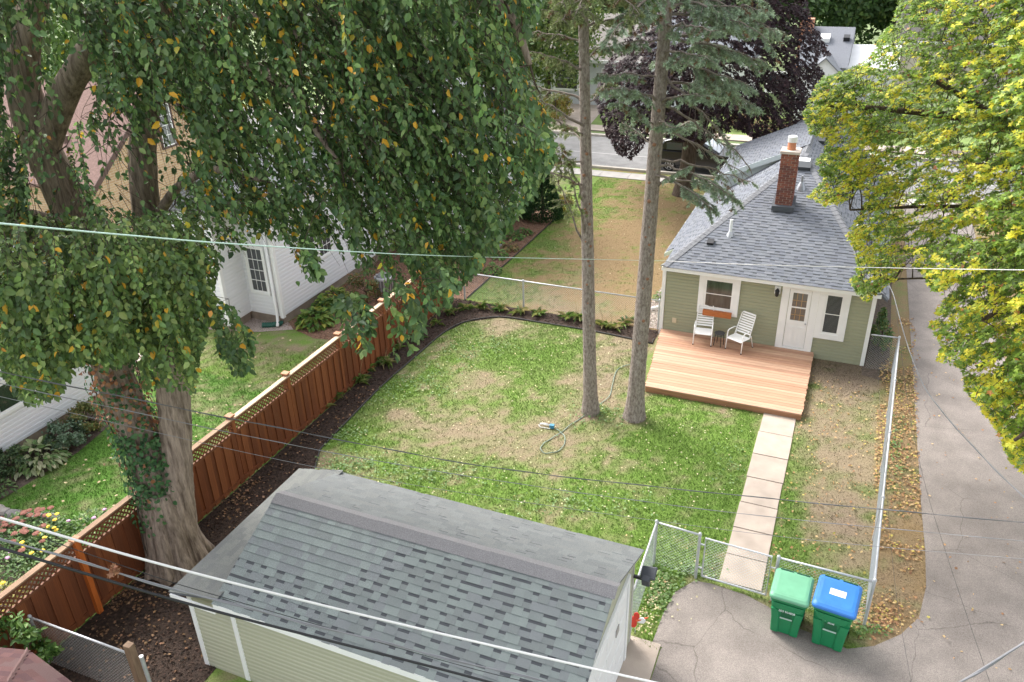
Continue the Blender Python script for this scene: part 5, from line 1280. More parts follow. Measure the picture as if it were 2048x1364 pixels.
def leaf_parts(root, T, F, P, D, N, L, ratio, cols, pick, m_name, k=300):
    """the leaves that show largest, each an object of its own with shared mesh data"""
    fr = frames_from(P[pick], D[pick], N[pick], L[pick], L[pick]*ratio)
    cache = {}; off = offset(root)
    for f, c in zip(fr, cols[pick]):
        key = tuple(np.round(c/.06).astype(int)) if c[0] < .3 else ('o', int(c[1]*6))
        if key not in cache:
            b = MB(); b.add([tuple(v) for v in T], F); me = b.mesh('leaf', leaf_mat(f'{m_name}_{len(cache)}', .3, .5, tuple(c))); cache[key] = me
        M = Matrix(((f[0][0], f[1][0], f[2][0], f[3][0]-off.x), (f[0][1], f[1][1], f[2][1], f[3][1]-off.y), (f[0][2], f[1][2], f[2][2], f[3][2]-off.z), (0, 0, 0, 1)))
        link('leaf', cache[key], root, M)

# ------------------------------------------------------------------ the old elm
ebase = Vector((-11.8, 9.3, 0))
elm = thing('elm_tree', 'huge old twin-stemmed elm with drooping leafy boughs at the left', 'tree', tuple(ebase))
b = MB()
Rstem = [atd(360, 1150, 14.9), atd(356, 1085, 15.0), atd(354, 1010, 15.05), atd(352, 940, 15.1), atd(348, 800, 15.1), atd(336, 700, 15.2), atd(312, 560, 15.3), atd(292, 420, 15.3), atd(286, 300, 15.3), atd(300, 190, 15.2), atd(318, 110, 15.0), atd(330, 0, 14.8), atd(350, -120, 14.5)]
pR = limb(b, Rstem, [.50, .42, .35, .31, .30, .29, .27, .24, .22, .19, .17, .14, .10], 40, 6, .055, 3)
Lstem = [atd(345, 1148, 15.0), atd(332, 1085, 15.1), atd(318, 1010, 15.2), atd(298, 920, 15.3), atd(262, 830, 15.4), atd(226, 740, 15.5), atd(196, 620, 15.7), atd(160, 470, 15.9), atd(120, 370, 16.0), atd(80, 285, 16.0), atd(50, 190, 16.0), atd(48, 90, 15.9), atd(70, 0, 15.8), atd(95, -120, 15.5)]
pL = limb(b, Lstem, [.48, .42, .37, .34, .34, .34, .32, .32, .31, .28, .26, .24, .20, .15], 40, 6, .055, 5)
for a in np.linspace(0, 2*math.pi, 9)[:-1]:      # root flare
    c, s = math.cos(a+.3), math.sin(a+.3); limb(b, [ebase+Vector((c*.18, s*.18, 1.9)), ebase+Vector((c*.28, s*.28, .95)), ebase+Vector((c*.40, s*.40, .35)), ebase+Vector((c*.72, s*.72, -.1))], [.14, .22, .21, .07], 14, 5)
b.build('trunk', elm_bark, elm, smooth=True)
b2 = MB(); nodes = []; nr = []
b3 = MB()
def bough(pts, rad, sides=12):
    path = limb(b3, [atd(*p) for p in pts], rad, sides, 6)
    R0 = np.interp(np.linspace(0, len(rad)-1, len(path)), range(len(rad)), rad)
    for p, r in zip(path, R0): nodes.append(tuple(p)); nr.append(r)
bough([(86, 296, 16.0), (108, 235, 15.8), (138, 170, 15.5), (172, 112, 15.1), (205, 50, 14.8), (240, -60, 14.4)], [.27, .25, .22, .20, .17, .10], 18)
bough([(335, 690, 15.2), (300, 640, 15.0), (255, 590, 14.7), (205, 530, 14.2), (130, 490, 13.4), (50, 500, 12.5)], [.24, .20, .17, .13, .09, .05])
bough([(300, 190, 15.2), (330, 125, 14.6), (400, 80, 13.8), (480, 40, 13.0), (560, 60, 12.2), (640, 95, 11.6)], [.19, .17, .14, .11, .09, .06])
bough([(318, 110, 15.0), (420, -20, 13.8), (560, -120, 12.6), (720, -140, 11.4), (880, -80, 10.4), (1010, 20, 9.8), (1060, 130, 9.6)], [.17, .15, .13, .11, .09, .06, .03])
bough([(560, -120, 12.6), (700, -40, 12.2), (800, 50, 11.8), (870, 150, 11.4), (900, 260, 11.0)], [.11, .08, .06, .04, .02])
bough([(400, 80, 13.8), (500, 130, 12.8), (590, 190, 11.8), (620, 240, 11.2), (680, 330, 10.6)], [.13, .10, .075, .055, .03])
bough([(300, 470, 15.3), (350, 380, 14.6), (430, 340, 13.4), (520, 360, 12.0)], [.10, .08, .06, .03])
bough([(160, 470, 15.9), (80, 440, 14.8), (10, 430, 13.8), (-120, 450, 12.8)], [.2, .14, .1, .05])
bough([(336, 700, 15.2), (370, 640, 14.6), (392, 580, 14.0), (405, 520, 13.4)], [.11, .07, .045, .02])
bough([(70, 0, 15.8), (0, -80, 15.6), (-120, -160, 15.2)], [.2, .14, .08])
for path in (pR[20:], pL[20:]):
    for p in path: nodes.append(tuple(p)); nr.append(.2)
b3.build('limbs', elm_bark, elm, smooth=True)
CROWN = [(-320, -380), (1000, -380), (1075, -100), (1085, 0), (1045, 90), (1050, 160), (1095, 235), (1108, 310), (1085, 350), (1060, 395), (1010, 465), (965, 520), (935, 560), (895, 596), (845, 592), (815, 560), (770, 560), (730, 545), (690, 520), (650, 470), (600, 500), (560, 480), (520, 470), (480, 500), (440, 515), (425, 570), (440, 620), (440, 660), (415, 640), (395, 700), (340, 715), (300, 690), (240, 730), (180, 720), (110, 735), (60, 725), (0, 700), (-320, 720)]
G_BRICK = [(205, 215), (262, 225), (262, 300), (300, 200), (345, 190), (372, 240), (350, 300), (330, 420), (200, 410), (175, 330)]
G_TRUNK = [(0, 70), (60, 0), (120, 0), (150, 100), (185, 95), (175, 190), (120, 300), (175, 420), (60, 420), (60, 290), (15, 200)]
G_WHITE = [(395, 430), (500, 410), (560, 430), (540, 500), (500, 560), (430, 640), (390, 600)]
G_WHITE2 = [(610, 420), (700, 400), (780, 430), (770, 540), (650, 560)]
G_UP = [(430, 250), (640, 230), (640, 330), (430, 350)]
G_LOW = [(230, 545), (320, 560), (330, 690), (260, 690)]
def edepth(X, Y):
    d0 = np.clip(11.8-(X-200)*.0036, 8.4, 12.2); d0 = np.where(Y > 420, np.where(X < 520, 10.8, d0), d0)
    return d0, np.where(X > 650, d0+3.6, np.where(Y > 420, 15.0, d0+5.0))
UPC = [(x_, y_-38) for x_, y_ in CROWN]
anch = sample_mask(5200, -320, 1110, -400, 740, UPC, [(G_BRICK, .06), (G_TRUNK, .10), (G_WHITE, .30), (G_WHITE2, .32), (G_UP, .8), (G_LOW, .35), ([(-330, -410), (1010, -410), (1070, -120), (-330, -120)], .45)], edepth)
hang = []                                                                     # hanging ends below the crown's edge
for x, y, d in [(700, 600, 8.8), (712, 640, 8.7), (722, 668, 8.7), (690, 625, 8.9), (790, 590, 8.6), (805, 620, 8.5), (795, 645, 8.6), (785, 670, 8.6), (855, 585, 8.4), (880, 575, 8.4), (740, 560, 8.9), (460, 640, 11.2), (475, 690, 11.1), (490, 700, 11.0), (450, 720, 11.2), (120, 765, 11.5), (80, 770, 11.4), (60, 800, 11.3), (330, 790, 13.5), (345, 730, 13.2), (595, 520, 10.0), (610, 545, 10.0), (300, 750, 14.6), (250, 760, 14.7)]:
    for _ in range(3): hang.append(tuple(atd(x+random.gauss(0, 10), y-25+random.gauss(0, 12), d+random.gauss(0, .15))))
k = fnoise(anch[:, 0]+anch[:, 2]*.8, anch[:, 1]-anch[:, 2]*.6, 1.5, 41)+rng.normal(0, .06, len(anch))+np.where(project(anch)[0] > 520, .10, 0) > .37    # boughs hang in separate masses
anch = anch[k]
low = sample_mask(1000, -40, 500, 395, 700, UPC, [(G_WHITE, .2), (G_LOW, .4)], edepth); _x, _y, _w = project(low); low = low[rng.random(len(low)) < np.clip((_y-385+18*np.sin(_x*.045))/150, 0, 1)]
anch = np.concatenate([anch, np.array(hang), low])
out = anch-np.array([ebase.x, ebase.y, 9.0]); out[:, 2] = 0; out = norm(out); out[:, 2] = -.15
tub = grow_branches(nodes, nr, anch, .005, .05)
for q, r in tub: b2.tube(q[::2], r[::2], 5 if r[0] > .02 else 3, cap=False)
pal = [(.082, .145, .050), (.112, .186, .058), (.056, .106, .040), (.172, .245, .082), (.62, .34, .03), (.45, .38, .05)]
P, D, N, L, C, tw = twig_leaves(anch, out, (22, 38), (.6, 1.45), (.062, .125), pal, [5, 4, 3, 2.4, .10, .06], nrand=.75, clump=.38)
for t in tw:
    ex_, ey_, _w = project(np.array(t[2]))
    if inpoly(np.array([ex_]), np.array([ey_-25]), CROWN)[0]: b2.tube(t, [.006, .004, .002], 3, cap=False)
b2.build('branches', dark_bark, elm, smooth=True)
x, y, w = project(P); dist = np.linalg.norm(P-np.array([0, 0, CAM_H]), axis=1)
turned = (fnoise(P[:, 0]+P[:, 2], P[:, 1]-P[:, 2]*.8, 1.1, 91) > .57) & (rng.random(len(P)) < .055); C[turned] = pick_cols(int(turned.sum()), [(.62, .34, .03), (.48, .40, .05), (.55, .26, .06)], [3, 2, 1])
sunlit_low = (y > 430) & (x < 430) & (C[:, 0] < .3) & (dist < 15.5); C[sunlit_low] = C[sunlit_low]*np.array([1.35, 1.22, 1.1])       # low left leaves paler: sunlight put into their colour
HANG = [[(668, 580), (745, 550), (745, 680), (722, 712), (698, 690), (668, 640)], [(765, 545), (900, 545), (906, 605), (850, 628), (832, 700), (790, 715), (772, 650)], [(430, 600), (470, 610), (508, 680), (500, 740), (470, 752), (430, 690)], [(0, 690), (165, 690), (115, 790), (60, 805), (0, 745)], [(280, 680), (405, 680), (385, 780), (285, 770)], [(575, 470), (640, 470), (640, 555), (592, 562)]]
inm = inpoly(x, y, CROWN)
for h_ in HANG: inm |= inpoly(x, y, h_)
bad = (inpoly(x, y, G_BRICK) & (rng.random(len(x)) < .8)) | (inpoly(x, y, G_TRUNK) & (rng.random(len(x)) < .55)) | (inpoly(x, y, [(395, 430), (560, 430), (510, 640), (430, 690), (395, 640)]) & (rng.random(len(x)) < .45)) | ~inm   # keep the gaps open down to single leaves
okv = (~bad); P, D, N, L, C, dist, x, y = P[okv], D[okv], N[okv], L[okv], C[okv], dist[okv], x[okv], y[okv]
inv = (x > 0) & (x < PW) & (y > 0) & (y < PH)
score = L/dist*np.where(C[:, 0] > .3, 1.25, 1)*inv; pick = np.zeros(len(P), bool); pick[np.argsort(-score)[:300]] = True
leaf_parts(elm, ELM_T, ELM_F, P, D, N, L, .62, C, np.where(pick)[0], 'elm_leaf')
r_ = ~pick
soup('crown', ELM4_T, ELM4_F, frames_from(P[r_], D[r_], N[r_], L[r_], L[r_]*.62), C[r_], leaf_mat('elm_leaves', .32, .45), elm, 'stuff')

# vine climbing the left stem
vine = thing('climbing_vine', 'green and withered vine clinging to the left stem of the elm', 'vine', tuple(ebase+Vector((-.2, -.5, 0))))
vp = []; vn = []
vb_ = MB()
for i, p in enumerate(pL):
    x, y, w = project(np.array(p))
    if 700 < y < 1040:
        dens = int((90 if y < 850 else 170) if y < 990 else 60)
        for _ in range(dens):
            a = random.uniform(0, 2*math.pi); r = random.uniform(.36, .56); dz_ = random.uniform(-.1, .1)
            n_ = np.array([math.cos(a), math.sin(a), .1]); vp.append(np.array(p)+n_*r+np.array([0, 0, dz_])); vn.append(n_)
vp = np.array(vp); vn = np.array(vn); tocam = norm(np.array([0, 0, 0])-np.array([ebase.x, ebase.y, 0])); k = (vn@tocam) > -.3; vp, vn = vp[k], vn[k]; n = len(vp)
x, y, w = project(vp); dead = ((y < 860) & (rng.random(n) < .42)) | (rng.random(n) < .06)
vc = pick_cols(n, [(.055, .14, .045), (.10, .20, .075), (.035, .09, .035)], [3, 2, 2]); vc[dead] = pick_cols(dead.sum(), [(.30, .13, .06), (.40, .20, .10), (.20, .10, .06)], [1, 1, 1])
soup('foliage', ELM_T, ELM_F, frames_from(vp, vn*.3+np.array([0, 0, -1.0])+rng.normal(0, .4, (n, 3)), vn+np.array([0, 0, .5])+rng.normal(0, .3, (n, 3)), rng.uniform(.055, .11, n), rng.uniform(.05, .095, n)), vc, leaf_mat('vine_leaf', .3), vine, 'stuff')
for s in range(7):
    pts = []; a = random.uniform(0, 6.28)
    for i, p in enumerate(pL[4:36:3]): a += random.uniform(-.5, .5); pts.append(Vector(p)+Vector((math.cos(a), math.sin(a), 0))*.43)
    vb_.tube(pts, .014, 5)
vb_.build('stem', dark_bark, vine, smooth=True)

# ------------------------------------------------------------------ yellowing maple at the right
mbase = Vector((7.8, 19.6, 0))
mpl = thing('maple_tree', 'big maple turning yellow, overhanging the driveway at the right', 'tree', tuple(mbase))
b = MB(); mt = limb(b, [mbase-Vector((0, 0, .1)), mbase+Vector((-.05, 0, 1.2)), mbase+Vector((-.2, -.1, 3)), mbase+Vector((-.3, -.2, 5)), mbase+Vector((-.4, -.3, 8)), mbase+Vector((-.3, -.3, 11)), mbase+Vector((-.2, -.2, 14))], [.55, .42, .37, .32, .24, .15, .06], 24, 5, .04, 8)
b.build('trunk', bark_mat('maple_bark', (.10, .09, .08), (.24, .21, .19), 9, 1.4), mpl, smooth=True)
MP = [(1770, -330), (1765, -60), (1800, 0), (1785, 45), (1758, 75), (1745, 110), (1715, 130), (1690, 145), (1650, 148), (1625, 185), (1607, 225), (1622, 268), (1655, 275), (1650, 300), (1632, 325), (1648, 360), (1618, 392), (1650, 412), (1690, 405), (1720, 375), (1735, 400), (1712, 440), (1692, 470), (1712, 500), (1716, 545), (1700, 560), (1720, 590), (1735, 612), (1758, 585), (1800, 560), (1812, 520), (1845, 545), (1862, 575), (1890, 588), (1905, 565), (1925, 560), (1880, 610), (1860, 650), (1885, 690), (1872, 720), (1925, 735), (1930, 780), (1965, 820), (1990, 850), (2005, 880), (2015, 915), (2040, 940), (2060, 948), (2420, 900), (2420, -330)]
def mdepth(X, Y):
    d0 = np.where(X < 1850, 17.0, 17.0-(X-1850)*.016); d0 = np.where((Y > 480) & (X > 1850), np.minimum(d0, 14.2), d0); d0 = np.clip(d0, 12.6, 18)
    return d0, d0+np.where(X < 1760, 3.6, 5.5)
_mg = lambda k, xa, xb: sample_mask(k, xa, xb, -330, 950, MP, [([(1900, 330), (1990, 300), (2048, 430), (1960, 480), (1900, 420)], .75), ([(1690, 255), (1740, 250), (1740, 300), (1690, 300)], .35), ([(1640, 150), (1680, 110), (1760, 95), (1750, 200)], .9), ([(1700, -340), (2450, -340), (2450, -70), (1700, -70)], .22)], mdepth)
man = np.concatenate([_mg(6500, 1600, 2420), _mg(450, 1600, 1800)])
mn = [tuple(p) for p in mt[10:]]; mr = [.2]*len(mn); b2 = MB()
for e, rr in (((1650, 210, 18.5), .16), ((1700, 420, 19), .09), ((1740, 560, 19), .06), ((1960, 640, 14.6), .16), ((2030, 880, 13.6), .13), ((1850, 150, 18), .16), ((1950, 330, 16), .15), ((2000, 60, 17.5), .15), ((1880, 540, 17.2), .055), ((1800, 20, 19.5), .13)):
    E_ = atd(*e); S = mbase+Vector((-.3, -.2, random.uniform(3.6, 7.5))); S.z = max(min(S.z, E_.z-.4), 3.2)
    path = limb(b2, [S, S.lerp(E_, .35)+Vector((0, 0, .5)), S.lerp(E_, .7)+Vector((0, 0, .4)), E_], [rr, rr*.75, rr*.5, rr*.22], 9, 6)
    for i, p in enumerate(path): mn.append(tuple(p)); mr.append(rr*(1-.75*i/len(path)))
mo = man-np.array([mbase.x, mbase.y, 8.0]); mo[:, 2] *= .4; mo = norm(mo)
for q, r in grow_branches(mn, mr, man, .005, .035): b2.tube(q[::2], r[::2], 4 if r[0] > .015 else 3, cap=False)
pal = [(.20, .315, .045), (.15, .25, .040), (.29, .41, .055), (.115, .19, .034)]
P, D, N, L, C, tw = twig_leaves(man, mo+np.array([0, 0, .25]), (17, 26), (.30, .62), (.062, .10), pal, [4, 3, 3, 2], droop=.45, spread=.9, updn=1.1)
idx = np.repeat(np.arange(len(tw)), [0]*len(tw)) if False else None
# sprays that have turned: the outer and upper shoots first, in clumps
x, y, w = project(P); k = inpoly(x, y, MP); P, D, N, L, C = P[k], D[k], N[k], L[k], C[k]
cl = .005+fnoise(P[:, 0]+P[:, 2]*.7, P[:, 1]+P[:, 2]*.9, .48, 77); tips = cl+rng.normal(0, .05, len(P))
d0, _ = mdepth(*project(P)[:2]); depth_in = np.hypot(P[:, 0], P[:, 1])-d0
lowr = (project(P)[1] > 330)*.05
turn = tips+lowr-np.clip(depth_in, 0, 4)*.035 > .585
C[turn] = pick_cols(int(turn.sum()), [(.72, .67, .06), (.60, .60, .06), (.72, .61, .055), (.42, .50, .055)], [3, 3, 1.4, 2])
red = rng.random(len(P)) < .012; C[red] = pick_cols(int(red.sum()), [(.48, .22, .07), (.40, .16, .06)], [1, 1])
for t in tw:
    ex_, ey_, _w = project(np.array(t[2]))
    if inpoly(np.array([ex_]), np.array([ey_]), MP)[0]: b2.tube(t, [.006, .004, .002], 3, cap=False)
b2.build('branches', dark_bark, mpl, smooth=True)
x, y, w = project(P); inv = (x > 0) & (x < PW) & (y > 0) & (y < PH); score = L/w*inv; pick = np.zeros(len(P), bool); pick[np.argsort(-score)[:300]] = True
leaf_parts(mpl, MAPLE_T, MAPLE_F, P, D, N, L, 1.0, C, np.where(pick)[0], 'maple_leaf'); r_ = ~pick
soup('crown', STAR_T, STAR_F, frames_from(P[r_], D[r_], N[r_], L[r_], L[r_]), C[r_], leaf_mat('maple_leaves', .45, .5), mpl, 'stuff')

# ------------------------------------------------------------------ purple maple by the street
pbase = Vector((-7.28, 37.8, 0))
pm = thing('purple_maple', 'dark purple-leaved maple on the front lawn by the street', 'tree', tuple(pbase))
b = MB(); limb(b, [pbase-Vector((0, 0, .1)), pbase+Vector((0, 0, .3)), pbase+Vector((.1, 0, 1.2)), pbase+Vector((.15, 0, 2.4)), pbase+Vector((.2, .1, 4)), pbase+Vector((.3, .1, 7))], [.62, .45, .36, .32, .25, .1], 20, 5, .04, 4)
for a in range(7):
    c, s = math.cos(a*.9), math.sin(a*.9); limb(b, [pbase+Vector((.15, 0, 1.9+.2*a)), pbase+Vector((c*1.3, s*1.3, 3.2+.25*a)), pbase+Vector((c*2.7, s*2.7, 4.4+.4*a))], [.16, .1, .04], 8, 4)
b.build('trunk', bark_mat('brown_bark', (.06, .045, .035), (.15, .115, .09), 9, 1.6), pm, smooth=True)
PP = [(1190, 190), (1215, 120), (1270, 60), (1340, 10), (1400, -60), (1520, -120), (1600, -60), (1615, 20), (1645, 80), (1660, 108), (1632, 118), (1648, 150), (1625, 200), (1612, 250), (1570, 285), (1530, 302), (1500, 270), (1470, 255), (1420, 280), (1392, 285), (1350, 280), (1310, 262), (1290, 290), (1262, 318), (1235, 305), (1210, 262), (1200, 225)]
pan = sample_mask(3000, 1180, 1670, -120, 335, PP, [([(1380, 265), (1480, 250), (1480, 340), (1380, 340)], .2)], lambda X, Y: (np.full_like(X, 34.6), np.full_like(X, 40.8)))
po_ = pan-np.array([pbase.x, pbase.y, 5.5]); po_ = norm(po_)
P, D, N, L, C, tw = twig_leaves(pan, po_, (15, 22), (.35, .8), (.11, .17), [(.030, .016, .019), (.042, .024, .026), (.020, .012, .015), (.062, .036, .036)], [4, 3, 3, 1.3], droop=.6, spread=.9)
x, y, w = project(P); k = inpoly(x, y, PP); P, D, N, L, C = P[k], D[k], N[k], L[k], C[k]
soup('crown', STAR_T, STAR_F, frames_from(P, D, N, L, L*1.1), C, leaf_mat('purple_leaves', .22, .6, spec=.2), pm, 'stuff')

# ------------------------------------------------------------------ the two spruces
NEED_T = np.array([(0, .5, 0), (0, -.5, 0), (1, 0, 0)]); NEED_F = [(0, 1, 2)]
def spruce(label, base, top_px, rad, branches, cols_, seed, scars):
    t = thing('spruce_tree', label, 'tree', tuple(base)); rs = random.Random(seed)
    top = atd(*top_px); dirv = (top-base)
    pts = [base+dirv*k for k in (-.02, .015, .06, .15, .3, .5, .75, 1.0, 1.25, 1.5)]; rr = [rad*1.75, rad*1.4, rad*1.12, rad, rad*.94, rad*.86, rad*.74, rad*.62, rad*.42, rad*.15]
    b = MB(); path = limb(b, pts, rr, 26, 8, .03, seed); tr_ = b.build('trunk', spruce_bark, t, smooth=True)
    sc = mat('sap_scar', (.27, .135, .08), .6, var=.3, vscale=30)
    for (x, y) in scars:            # pruned knots facing the yard
        h = (y-825)/(-825.0); p = base+dirv*h; tc = (Vector((0, 0, CAM_H))-p); tc.z = 0; tc.normalize(); sd_ = Vector((-tc.y, tc.x, 0)); r = float(np.interp(h, [0, .3, .5, .75, 1], [rad, rad*.94, rad*.86, rad*.74, rad*.62])); a = x
        n_ = (tc*math.cos(a)+sd_*math.sin(a)); c = p+n_*(r*.99); k = rs.uniform(.014, .034)
        m = MB(); m.tube([c-n_*.02, c+n_*.018, c+n_*.03], [k*1.5, k*1.2, k*.6], 9); m.build('knot', sc, tr_)
    bb = MB(); F = []; Cc = []
    for (h, end, dens, bare, up) in branches:
        S = base+dirv*h; E_ = end if isinstance(end, Vector) else atd(*end); L = (E_-S).length
        mid = S.lerp(E_, .5)+Vector((0, 0, up*L)); q = [S*(1-u)**2+mid*2*u*(1-u)+E_*u*u for u in np.linspace(0, 1, 12)]
        q = [p+Vector((rs.gauss(0, .02), rs.gauss(0, .02), rs.gauss(0, .02)))*L for p in q[:1]]+[p+Vector((rs.gauss(0, .012), rs.gauss(0, .012), rs.gauss(0, .012)))*L for p in q[1:]]
        bb.tube(q, list(np.linspace(.035 if L > 1.5 else .022, .006, 12)), 6, cap=False)
        nt_ = int(L*11)
        for k in range(nt_):
            u = (bare+(1-bare)*(k+rs.random())/nt_); i = min(int(u*11), 10); p = q[i].lerp(q[i+1], u*11-i); ax = (q[i+1]-q[i]).normalized()
            side = ax.cross(Vector((0, 0, 1))).normalized()*(1 if k % 2 else -1); l = rs.uniform(.25, .62)*(1.15-.55*u)*min(1, L/2)
            e = p+(side*.75+ax*.55+Vector((0, 0, -.42+rs.gauss(0, .12))))*l
            bb.tube([p, p.lerp(e, .5)+Vector((0, 0, .03)), e], [.008, .006, .003], 3, cap=False)
            subs = [(p, e)]
            for s2 in range(4):
                u2 = rs.uniform(.25, .95); pp_ = p.lerp(e, u2); tw_ = (e-p).normalized(); e2 = pp_+(tw_*.6+ax*rs.choice((-1, 1))*.6+Vector((0, 0, -.35)))*l*.42; subs.append((pp_, e2))
            for (a_, c_) in subs:
                if rs.random() > dens: continue
                m_ = int(60*max((c_-a_).length/.3, .5)); A0 = np.array(a_); A1 = np.array(c_); tt = rng.random(m_)**.8
                PPs = A0+(A1-A0)*tt[:, None]; axn = norm((A1-A0)[None, :])[0]; rd = rdir(m_); rd = norm(rd-axn*(rd@axn)[:, None]); DD = norm(rd+axn*.75+np.array([0, 0, .15]))
                F.append(frames_from(PPs, DD, rdir(m_), rng.uniform(.05, .085, m_), rng.uniform(.013, .021, m_)))
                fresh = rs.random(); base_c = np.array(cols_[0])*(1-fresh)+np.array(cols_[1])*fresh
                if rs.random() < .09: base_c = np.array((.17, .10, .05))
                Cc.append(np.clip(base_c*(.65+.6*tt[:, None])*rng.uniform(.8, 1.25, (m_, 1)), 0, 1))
    bb.build('branches', mat('grey_twig', (.20, .165, .14), .9, var=.3, vscale=10), t, smooth=True)
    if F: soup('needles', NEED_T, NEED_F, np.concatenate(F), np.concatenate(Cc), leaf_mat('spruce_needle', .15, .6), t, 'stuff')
    return t
s1, s2 = Vector((-5.51, 17.98, 0)), Vector((-4.34, 18.15, 0))
br1 = []
rs = random.Random(5)
for h, ex, ey, de, dens, bare, up in [(.60, 1060, 335, -1.0, .12, .3, .10), (.66, 1050, 330, -.2, .45, .35, .12), (.72, 1080, 230, -1.2, .40, .2, .02), (.74, 1040, 170, -.6, .3, .3, -.02), (.80, 1045, 165, .6, .5, .3, 0), (.86, 1060, 100, -.8, .7, .2, .03), (.92, 1055, 60, .4, .8, .2, .03), (.96, 1085, 20, -1, .9, .15, .05), (.98, 1120, 40, -1.6, .9, .2, .05), (.55, 1120, 285, -.8, .35, .55, .1), (.46, 1130, 320, -.6, .3, .3, .1), (.44, 1105, 345, .2, .35, .4, .1), (.78, 1225, 150, 1.0, .5, .4, .0), (.88, 1240, 60, .8, .6, .3, .0), (.95, 1260, 30, 1.2, .8, .2, 0), (.70, 1130, 250, 1.2, .4, .4, .05)]:
    br1.append((h, (ex, ey, 18.76+de), dens, bare, up))
for k in range(26):
    a = rs.uniform(0, 6.28); h = rs.uniform(1.0, 1.45); l = 2.6*(1.6-h)+.5; br1.append((h, s1+(atd(1168, 0, 18.8)-s1)*h+Vector((math.cos(a)*l, math.sin(a)*l, -.35*l)), .9, .1, .08))
spruce('slimmer spruce with a bare straight trunk, left of the pair', s1, (1166, 0, 18.76), .17, br1, [(.15, .185, .075), (.27, .31, .13)], 21,
       [(-.3, 430), (.4, 395), (.1, 470), (-.2, 520), (.5, 355), (-.4, 300), (.2, 260), (0, 195), (.3, 480), (-.1, 560), (.2, 610), (-.3, 365), (.55, 440)])
br2 = []
for h, ex, ey, de, dens, bare, up in [(.93, 1525, 120, .4, .95, .30, .06), (.88, 1500, 170, -.6, .95, .30, .08), (.84, 1470, 190, 1.0, .9, .3, .06), (.97, 1560, 60, .9, .9, .3, .04), (.99, 1530, 20, -.4, .95, .25, .05), (.95, 1430, 60, -1.5, .95, .2, .05), (.90, 1420, 120, -1.7, .95, .25, .06), (.80, 1410, 190, -1.3, .8, .3, .05), (.92, 1210, 95, -.8, .9, .3, .08), (.85, 1195, 150, -.4, .95, .25, .06), (.80, 1215, 175, -1.3, .95, .25, .06), (.74, 1240, 205, -.9, .9, .25, .05), (.70, 1245, 245, .5, .7, .3, .05), (.97, 1250, 30, -1.2, .9, .2, .05),
                                      (.86, 1470, 300, -.9, .12, .4, .04), (.80, 1500, 330, -.4, .08, .4, .06), (.74, 1490, 350, .6, .08, .3, .10), (.66, 1470, 395, -1.0, .9, .45, .14), (.64, 1425, 420, -1.2, .9, .45, .14), (.67, 1500, 365, .2, .25, .5, .12), (.62, 1455, 380, .5, .55, .5, .12), (.72, 1390, 240, 1.2, .7, .4, .03), (.76, 1350, 255, -1.2, .8, .35, .0), (.88, 1340, 120, 1.6, .7, .4, 0), (.60, 1375, 335, -.6, .85, .35, .1), (.94, 1480, 110, 1.6, .9, .3, .04), (.90, 1505, 210, .1, .85, .35, .07)]:
    br2.append((h, (ex, ey, 18.8+de), dens, bare, up))
for k in range(30):
    a = rs.uniform(0, 6.28); h = rs.uniform(1.0, 1.45); l = 3.0*(1.6-h)+.5; br2.append((h, s2+(atd(1332, 0, 18.8)-s2)*h+Vector((math.cos(a)*l, math.sin(a)*l, -.35*l)), .9, .1, .08))
spruce('thicker leaning spruce with blue-green boughs, right of the pair', s2, (1334, 0, 18.8), .205, br2, [(.18, .235, .125), (.37, .47, .345)], 22,
       [(-.2, 240), (.5, 260), (.1, 285), (-.3, 345), (.4, 375), (0, 395), (.2, 430), (-.4, 415), (.3, 500), (-.2, 520), (.1, 180), (.5, 450), (-.5, 310), (.2, 590), (-.1, 640)])

# ------------------------------------------------------------------ background trees
def leafy(name, label, base, cz, rx, ry, rz, n, Lr, pal, wts, trunk_r=.2, cat='tree', tmpl=(RHOMB_T, RHOMB_F), shell=.45, zmin=None, ratio=.6, trunk=True):
    t = thing(name, label, cat, tuple(base)); base = Vector(base)
    if trunk:
        b = MB(); limb(b, [base-Vector((0, 0, .05)), base+Vector((0, 0, cz*.5)), base+Vector((.05, 0, cz+rz*.5))], [trunk_r, trunk_r*.7, trunk_r*.2], 8, 4)
        for k in range(5):
            a = k*1.26; limb(b, [base+Vector((0, 0, cz*.6)), base+Vector((math.cos(a)*rx*.4, math.sin(a)*ry*.4, cz)), base+Vector((math.cos(a)*rx*.75, math.sin(a)*ry*.75, cz+rz*.3))], [trunk_r*.4, trunk_r*.25, trunk_r*.08], 5, 3)
        b.build('trunk', dark_bark, t, smooth=True)
    nc = max(12, n//90); cd = rdir(nc); rr = rng.uniform(shell, 1, nc)**.6; cc = cd*rr[:, None]*.86
    i = rng.integers(0, nc, n); q = cc[i]+rdir(n)*(rng.random(n)**.5)[:, None]*rng.uniform(.16, .34, nc)[i][:, None]
    P = q*np.array([rx, ry, rz])+np.array([base.x, base.y, cz])
    if zmin is not None: k = P[:, 2] > zmin; P, q = P[k], q[k]
    n = len(P); L = rng.uniform(*Lr, n)
    soup('crown' if trunk else 'foliage', tmpl[0], tmpl[1], frames_from(P, rdir(n)+np.array([0, 0, -.4]), norm(q)+rng.normal(0, .5, (n, 3))+np.array([0, 0, .6]), L, L*ratio), pick_cols(n, pal, wts), leaf_mat('far_leaves', .3, .55), t, 'stuff')
    return t
gp = [(.060, .115, .030), (.085, .155, .040), (.040, .080, .024), (.13, .19, .045)]
leafy('shade_tree', 'dark green street tree rising behind the far white house', (-9.5, 72, 0), 6.2, 6.5, 4, 4.6, 9000, (.35, .6), gp, [3, 2, 3, .5], .4)
